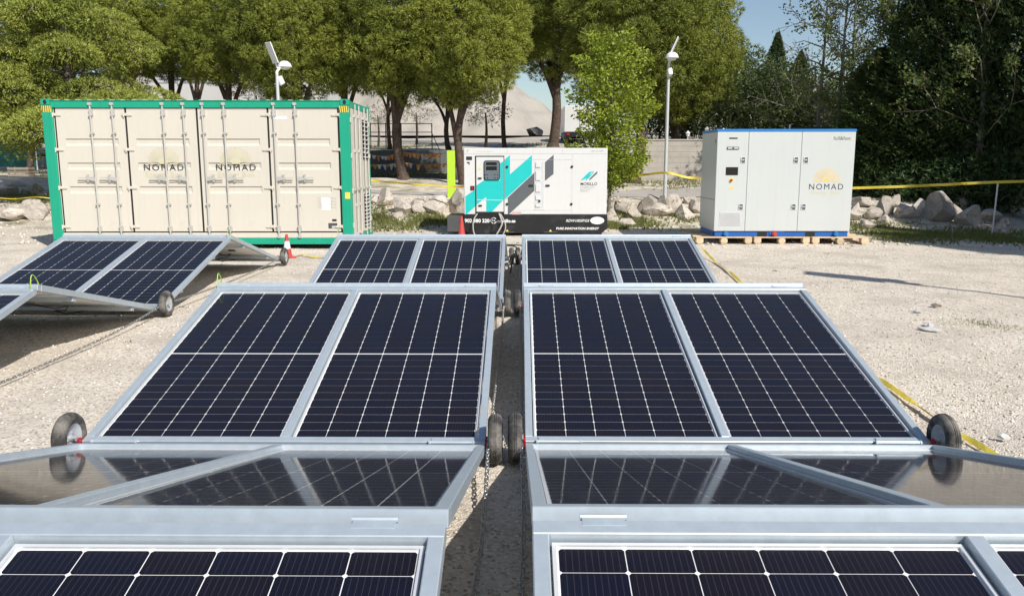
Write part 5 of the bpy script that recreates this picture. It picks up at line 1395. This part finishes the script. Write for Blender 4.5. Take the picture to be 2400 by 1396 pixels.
def boulder(px, py, wpx, hpx, label, i, group, back=0.0):
    p = at(px, py); sc = CAM_F / p.y; w = wpx / sc / 1.45; h = hpx / sc / 1.35
    o = child('boulder', ROCKS[i % 9], None, (p.x, p.y + w * 0.35 + back, p.z + h * 0.42), (random.uniform(-.3, .3), random.uniform(-.3, .3), random.uniform(0, 6.28)), (w * random.uniform(0.92, 1.08), w * random.uniform(0.75, 1.0), h))
    tag(o, label, 'boulder', group); return o
ORD = ['first', 'second', 'third', 'fourth', 'fifth', 'sixth', 'seventh', 'eighth', 'ninth', 'tenth', 'eleventh', 'twelfth', 'thirteenth', 'fourteenth', 'fifteenth', 'sixteenth']
rk = 0
sets = [
    ('left of the container', 'boulders left of the container', [(30, 512, 75, 42), (75, 514, 72, 40), (18, 460, 34, 20), (48, 458, 30, 16), (76, 456, 38, 32), (105, 462, 34, 16), (-14, 505, 50, 36)]),
    ('between container and generator', 'boulders between container and generator', [(905, 482, 46, 36), (945, 500, 54, 36), (985, 498, 48, 40), (1022, 502, 58, 44), (1068, 500, 52, 52), (930, 514, 40, 16), (880, 478, 30, 24)]),
    ('between generator and cabinet', 'boulders between generator and cabinet', [(1432, 520, 36, 34), (1458, 500, 40, 34), (1484, 512, 40, 30), (1512, 498, 44, 36), (1545, 506, 50, 36), (1580, 496, 42, 36), (1604, 512, 46, 34), (1632, 500, 40, 38), (1528, 478, 40, 18), (1470, 530, 46, 22), (1560, 484, 36, 24), (1622, 478, 36, 22)]),
]
for where, grp, lst in sets:
    for k, (px, py, w, h) in enumerate(sorted(lst)):
        boulder(px, py, w * 1.08, h * 1.12, 'pale boulder %s, %s from the left' % (where, ORD[k]), rk, grp); rk += 1
right = [(2005, 516, 46, 40), (2028, 484, 48, 32), (2052, 512, 48, 36), (2078, 505, 44, 44), (2098, 486, 36, 38), (2118, 512, 48, 44), (2160, 506, 52, 50), (2212, 520, 100, 66), (2252, 488, 34, 36), (2278, 528, 52, 52), (2330, 520, 56, 40), (2352, 550, 60, 30), (2392, 500, 60, 58), (2034, 536, 38, 24), (2075, 524, 40, 22), (2355, 532, 40, 20)]
for k, (px, py, w, h) in enumerate(sorted(right)):
    boulder(px, py, w * 0.98, h * 1.0, 'grey boulder right of the cabinet, %s from the left in the shaded row' % ORD[k], rk, 'boulders right of the cabinet'); rk += 1

# ------------------------------------------------------------------ lamp posts with solar panels
def lamp_post(x, y, z, h, rz, label, group='solar lamp posts', hz=0.0, pl=0.55, pw_=0.38):
    HZ = Matrix.Rotation(hz, 4, 'Z')
    t = thing('solar_lamp_post', label, 'lamp post', (x, y, z), rz, group)
    MB().tube([(0, 0, -0.1), (0, 0, 0.02), (0, 0, h - 0.25)], [0.055, 0.055, 0.042], 12).build('pole', M['galvpole'], t, smooth=True)
    MB().cyl((0, 0, 0), (0, 0, 0.03), 0.14, n=12).build('base_plate', M['galvpole'], t)
    # lamp head: domed disc on a short arm
    MB().tube([HZ @ Vector(q) for q in ((0, 0, h - 0.55), (0, 0, h - 0.2), (0.1, 0, h - 0.08), (0.20, 0, h - 0.06))], 0.038, 8).build('arm', M['lampwhite'], t, smooth=True)
    MB().lathe([(0.0, 0.16), (0.08, 0.15), (0.15, 0.10), (0.185, 0.02), (0.19, 0.0), (0.14, -0.015), (0.10, -0.06), (0.0, -0.075)], 20, HZ @ Matrix.Translation((0.26, 0, h - 0.05))).build('lamp_head', M['lampwhite'], t, smooth=True)
    # battery/camera box under the head
    MB().cbox((0, 0, 0), (0.16, 0.13, 0.22), HZ @ Matrix.Translation((0.10, 0, h - 0.42)) @ Matrix.Rotation(R(-28), 4, 'Y')).build('battery_box', M['lampwhite'], t, bevel=0.02)
    # tilted panel on a strut, glass towards the sun
    Mx = Matrix.Translation((-0.13, 0, h + 0.28)) @ Matrix.Rotation(R(66), 4, 'Y')
    MB().cbox((0, 0, 0), (pl, pw_, 0.03), Mx).build('panel', M['lampwhite'], t, bevel=0.004); MB().cbox((0, 0, 0.0175), (pl - 0.05, pw_ - 0.04, 0.003), Mx).build('panel_cells', M['cell'], t)
    MB().tube([(0.02, 0, h - 0.1), (-0.06, 0, h + 0.12), (-0.09, 0, h + 0.35)], 0.022, 6).build('strut', M['lampwhite'], t)
    return t
y1 = 22.5; p = at_depth(652, 240, y1); lamp_post(p.x, y1, tz(p.x, y1), zpy(150, y1) - tz(p.x, y1), R(52), 'solar lamp post behind the container, white panel back toward the viewer', pl=0.56, pw_=0.24)
y2 = 24.0; p = at_depth(1563, 300, y2); lamp_post(p.x, y2, tz(p.x, y2), zpy(135, y2) - tz(p.x, y2), R(168), 'tall solar lamp post between the young tree and the cabinet', hz=R(110))
lamp_post(8.75, 8.0, 0.0, 5.0, R(-20), 'solar lamp post outside the right edge whose shadow lies on the gravel', pl=0.9, pw_=0.5)

# ------------------------------------------------------------------ barrier tape
def ribbon(pts, w, mat, name, label, cat, group=None, twist=0.0, flat=False):
    P = smooth_path(pts, 8); V = []; n = len(P)
    for i, p in enumerate(P):
        d = (P[min(i + 1, n - 1)] - P[max(i - 1, 0)]).normalized(); s = d.cross(Vector((0, 0, 1))).normalized(); u = s.cross(d)
        a = (0.15 if flat else math.pi / 2) + twist * math.sin(i * 0.37) + 0.2 * math.sin(i * 1.1)
        e = s * math.cos(a) + u * math.sin(a); nn = d.cross(e) * 0.0008
        V += [p - e * w / 2 - nn, p + e * w / 2 - nn, p + e * w / 2 + nn, p - e * w / 2 + nn]
    F = []
    for i in range(n - 1):
        for k in range(4): F.append((i * 4 + k, i * 4 + (k + 1) % 4, i * 4 + 4 + (k + 1) % 4, i * 4 + 4 + k))
    F += [(3, 2, 1, 0), (n * 4 - 4, n * 4 - 3, n * 4 - 2, n * 4 - 1)]
    o = MB().add(V, F).build(name, mat, None); return tag(o, label, cat, group)
TG = 'yellow barrier tape'
a = at_depth(1560, 405, 24.0); b = at_depth(1665, 419, 24.3)
ribbon([at_depth(1420, 418, 24.6), at_depth(1490, 412, 24.3), a + Vector((0, -.06, 0)), a.lerp(b, 0.5) + Vector((0, 0, -0.05)), b, at_depth(1720, 430, 24.5)], 0.07, M['yellow'], 'barrier_tape', 'yellow tape tied round the second lamp post', 'tape', TG, 0.5)
ribbon([at_depth(1990, 441, 21.5), at_depth(2120, 437, 21.0), at_depth(2250, 431, 20.4), at_depth(2332, 427, 20.0), at_depth(2480, 423, 19.0)], 0.065, M['yellow'], 'barrier_tape', 'long yellow tape stretched across the dark hedge on the right', 'tape', TG, 0.25)
ribbon([at_depth(820, 420, 23.6), at_depth(880, 424, 23.4), at_depth(960, 431, 23.2), at_depth(1050, 437, 22.9), at_depth(1110, 438, 22.9)], 0.05, M['yellow'], 'barrier_tape', 'thin yellow tape running from the container to the generator', 'tape', TG, 0.6)
ribbon([at_depth(-20, 462, 22.6), at_depth(30, 466, 22.4), at_depth(90, 462, 22.4), at_depth(150, 470, 22.6)], 0.022, M['yellow'], 'barrier_tape', 'yellow tape among the boulders left of the container', 'tape', TG, 0.6)
ribbon([(3.60, 17.2, 0.16), (3.45, 15.6, 0.12), (3.40, 14.4, 0.03), (3.33, 13.2, 0.03), (3.24, 12.2, 0.02), (3.1, 10.5, 0.015), (3.0, 8.6, 0.02), (2.93, 7.0, 0.02), (2.90, 6.2, 0.02), (2.86, 5.5, 0.02), (2.86, 4.9, 0.02), (2.9, 4.2, 0.02), (3.1, 3.4, 0.02)], 0.042, M['yellow'], 'barrier_tape', 'slack yellow tape lying along the right side of the panels', 'tape', TG, 0.7, True)
ribbon([on_plane(680, 604), on_plane(710, 598, 0.03), on_plane(745, 603, 0.02), on_plane(800, 604, 0.02), on_plane(900, 600, 0.02)], 0.05, M['yellow'], 'barrier_tape', 'short yellow tape on the ground beside the striped cone', 'tape', TG, 0.5, True)
p = at_depth(2331, 480, 20.0); zb = tz(p.x, 20.0)
t = thing('tape_stake', 'thin pale stake holding the yellow tape near the right edge', 'stake', (p.x, 20.0, zb)); MB().tube([(0, 0, -0.1), (0.02, 0, 0.5), (0.03, 0, zpy(426, 20.0) - zb)], 0.02, 8).build('stake', M['galvpole'], t)

# ------------------------------------------------------------------ cones, post, litter
def cone(x, y, label, bands=True, h=0.5):
    t = thing('traffic_cone', label, 'traffic cone', (x, y, 0.0), random.uniform(0, 1), 'traffic cones')
    MB().box(-0.125, 0.125, -0.125, 0.125, 0, 0.025).build('base', M['cone'], t, bevel=0.01)
    R0 = lambda z: 0.092 - 0.07 * z / h
    segs = [(0.0256, 0.4, 'cone'), (0.4, 0.72, 'whitelet'), (0.72, 1.0, 'cone')] if bands else [(0.0256, 1.0, 'cone')]
    for z0, z1, m in segs:
        a_, b_ = z0 * h if z0 > 0.03 else z0, z1 * h; pr = [(R0(a_), a_), (R0(b_), b_)] + ([(R0(b_) * 0.6, b_ + 0.004), (0, b_ + 0.004)] if z1 == 1.0 else [])
        MB().lathe(pr, 20).build('cone_body' if m == 'cone' else 'white_band', M[m], t, smooth=True)
p = on_plane(674, 604); cone(p.x, p.y, 'red and white striped cone by the rear left wheel', True, 0.43)
cone(-1.37, 18.9, 'red cone at the left corner of the generator base', False, 0.50)
p = at(1058, 462); t = thing('lime_post', 'flat lime green sign post standing behind the boulders', 'sign post', (p.x, p.y, p.z - 0.15)); MB().box(-0.125, 0.125, -0.05, 0.05, 0, zpy(353, p.y) - p.z + 0.15).build('slab', M['lime'], t, bevel=0.01)
def scrap(x, y, r, label, seed, mat, h=0.02):
    rnd = random.Random(seed); mb = MB(); n = 11; pr = [(r * rnd.uniform(0.6, 1.1) * math.cos(2 * math.pi * i / n), 0.6 * r * rnd.uniform(0.6, 1.1) * math.sin(2 * math.pi * i / n)) for i in range(n)]
    zs = [rnd.uniform(0.4, 1.0) * h for _ in range(n)]
    mb.add([(a_, b_, z) for (a_, b_), z in zip(pr, zs)] + [(a_ * 0.95, b_ * 0.95, z * 0.3) for (a_, b_), z in zip(pr, zs)] + [(0, 0, h * 1.5), (0, 0, 0)],
           [(i, (i + 1) % n, 2 * n) for i in range(n)] + [((i + 1) % n + n, i + n, 2 * n + 1) for i in range(n)] + [(i, i + n, (i + 1) % n + n, (i + 1) % n) for i in range(n)])
    tag(mb.build('litter', mat, None, (x, y, tz(x, y) + 0.004), (0, 0, rnd.uniform(0, 3))), label, 'litter', 'litter on the gravel')
for i, (px, py, r, mt, lab) in enumerate(((2180, 776, 0.13, 'plastic', 'flat white plastic scrap on the gravel, nearest of the litter'), (2175, 765, 0.09, 'plastic', 'small white scrap just behind the flat white one'), (2150, 732, 0.07, 'pane', 'crumpled clear bottle scrap on the gravel'), (2192, 719, 0.07, 'oldwood', 'dark flat scrap lying behind the white litter'), (2350, 1030, 0.05, 'plastic', 'tiny white scrap on the gravel by the right wheel'))):
    p = on_plane(px, py); scrap(p.x, p.y, r, lab, i, M[mt] if mt != 'pane' else M['inkpale'], 0.03)
# lit stones lying in the shaded centre gap are part of the gravel

# ------------------------------------------------------------------ railing, bunting, truck, people-free far ground
rl = thing('railing', 'rusty three-bar railing on the upper ground behind the pines', 'railing', (at_depth(868, 300, 42).x, 42.0, tz(-6, 42)))
wl_ = at_depth(1012, 300, 42).x - rl.location.x
for k in range(5):
    x = wl_ * k / 4; MB().cyl((x, 0, -0.1), (x, 0, 1.25), 0.03, n=6).build('post', M['rust'], rl)
for z in (0.35, 0.8, 1.22): MB().cyl((0, 0.0, z), (wl_, 0.0, z), 0.022, n=6).build('rail', M['rust'], rl)
MB().cyl((wl_, 0, 0.75), (wl_ + 0.55, -0.1, -0.45), 0.022, n=6).build('brace', M['rust'], rl)
def bunting(y, l, label, seed):
    t = thing('bunting', label, 'bunting', (0, 0, 0), 0, 'bunting lines in front of the dark wall'); rnd = random.Random(seed)
    P = smooth_path([at_depth(a_, b_, y) for a_, b_ in l], 10); MB().tube(P, 0.008, 4).build('line', M['cablegrey'], t)
    for i in range(2, len(P) - 1, 2):
        if rnd.random() < 0.2: continue
        q = P[i]; w, h = rnd.uniform(0.06, 0.11), rnd.uniform(0.12, 0.26); a_ = rnd.uniform(-.05, .05)
        mb = MB(); mb.prism([(-w, 0), (w, -0.01), (a_ + w * 0.3, -h), (a_ - w * 0.3, -h * 0.92)], -0.003, 0.003)
        mb.build('flag', M[rnd.choice(('orange', 'flagwhite', 'orange'))], t, tuple(q), (rnd.uniform(-.3, .3), 0, rnd.uniform(-.5, .5)))
bunting(34.6, [(862, 362), (905, 366), (940, 356), (980, 361), (1030, 360), (1075, 358)], 'upper line of small orange and white flags by the dark wall', 1)
bunting(34.2, [(862, 386), (910, 385), (945, 381), (990, 386), (1030, 384), (1075, 382)], 'lower line of small orange flags by the dark wall', 2)
tk = thing('box_truck', 'white box truck parked behind the young tree', 'truck', (at_depth(1322, 320, 52).x, 52, tz(4, 52)))
MB().box(0, 1.9, 0, 4.8, 0.75, 2.35).build('cargo_box', M['white'], tk, bevel=0.03); MB().box(0.1, 1.8, 0.02, 4.7, 0.45, 0.745).build('chassis', M['black'], tk)
MB().box(0.05, 1.85, 4.85, 6.3, 0.55, 2.0).build('cab', M['white'], tk, bevel=0.08)
for x in (0.18, 1.72):
    for y in (0.9, 5.4): MB().lathe([(0.0, -0.12), (0.30, -0.12), (0.42, -0.10), (0.42, 0.10), (0.30, 0.12), (0.0, 0.12)], 18, Matrix.Translation((x, y, 0.42)) @ AXX).build('wheel', M['rubber'], tk, smooth=True)
for x in (0.25, 1.65): MB().box(x - 0.08, x + 0.08, -0.03, -0.001, 0.55, 0.68).build('tail_light', M['red'], tk)
MB().box(0.94, 0.96, -0.012, 0.0, 0.8, 2.3).build('door_seam', M['hw'], tk)
# black lump for a dark hollow at the heap's foot, shade put into its colour
o = child('dark_hollow', ROCKS[3], None, tuple(at_depth(1255, 296, 66)), (0.2, 0.3, 0.5), (1.0, 0.8, 0.55)); o.data = ROCKS[3].copy(); o.data.materials.clear(); o.data.materials.append(M['black']); o.location.z = tz(o.location.x, 66) + 0.3
tag(o, 'black lump standing for a dark hollow at the foot of the gravel heap', 'rock')
# cables tangled between the far wheels in the gap
for i, lab in enumerate(('black cable tangled between the far wheels, left strand', 'black cable tangled between the far wheels, right strand')):
    rnd = random.Random(i + 3); P = [Vector((-0.13 + 0.1 * i + rnd.uniform(-.07, .07), 12.6 + k * 0.28, 0.05 + 0.22 * abs(math.sin(k * 1.7 + i)))) for k in range(9)] + [Vector((-0.9 - 0.3 * i, 17.2, 0.03)), Vector((-0.8 - 0.2 * i, 19.0, 0.05))]
    tag(MB().tube(smooth_path(P), 0.012, 6).build('power_cable', M['cable'], None, smooth=True), lab, 'cable', 'cables in the centre gap')
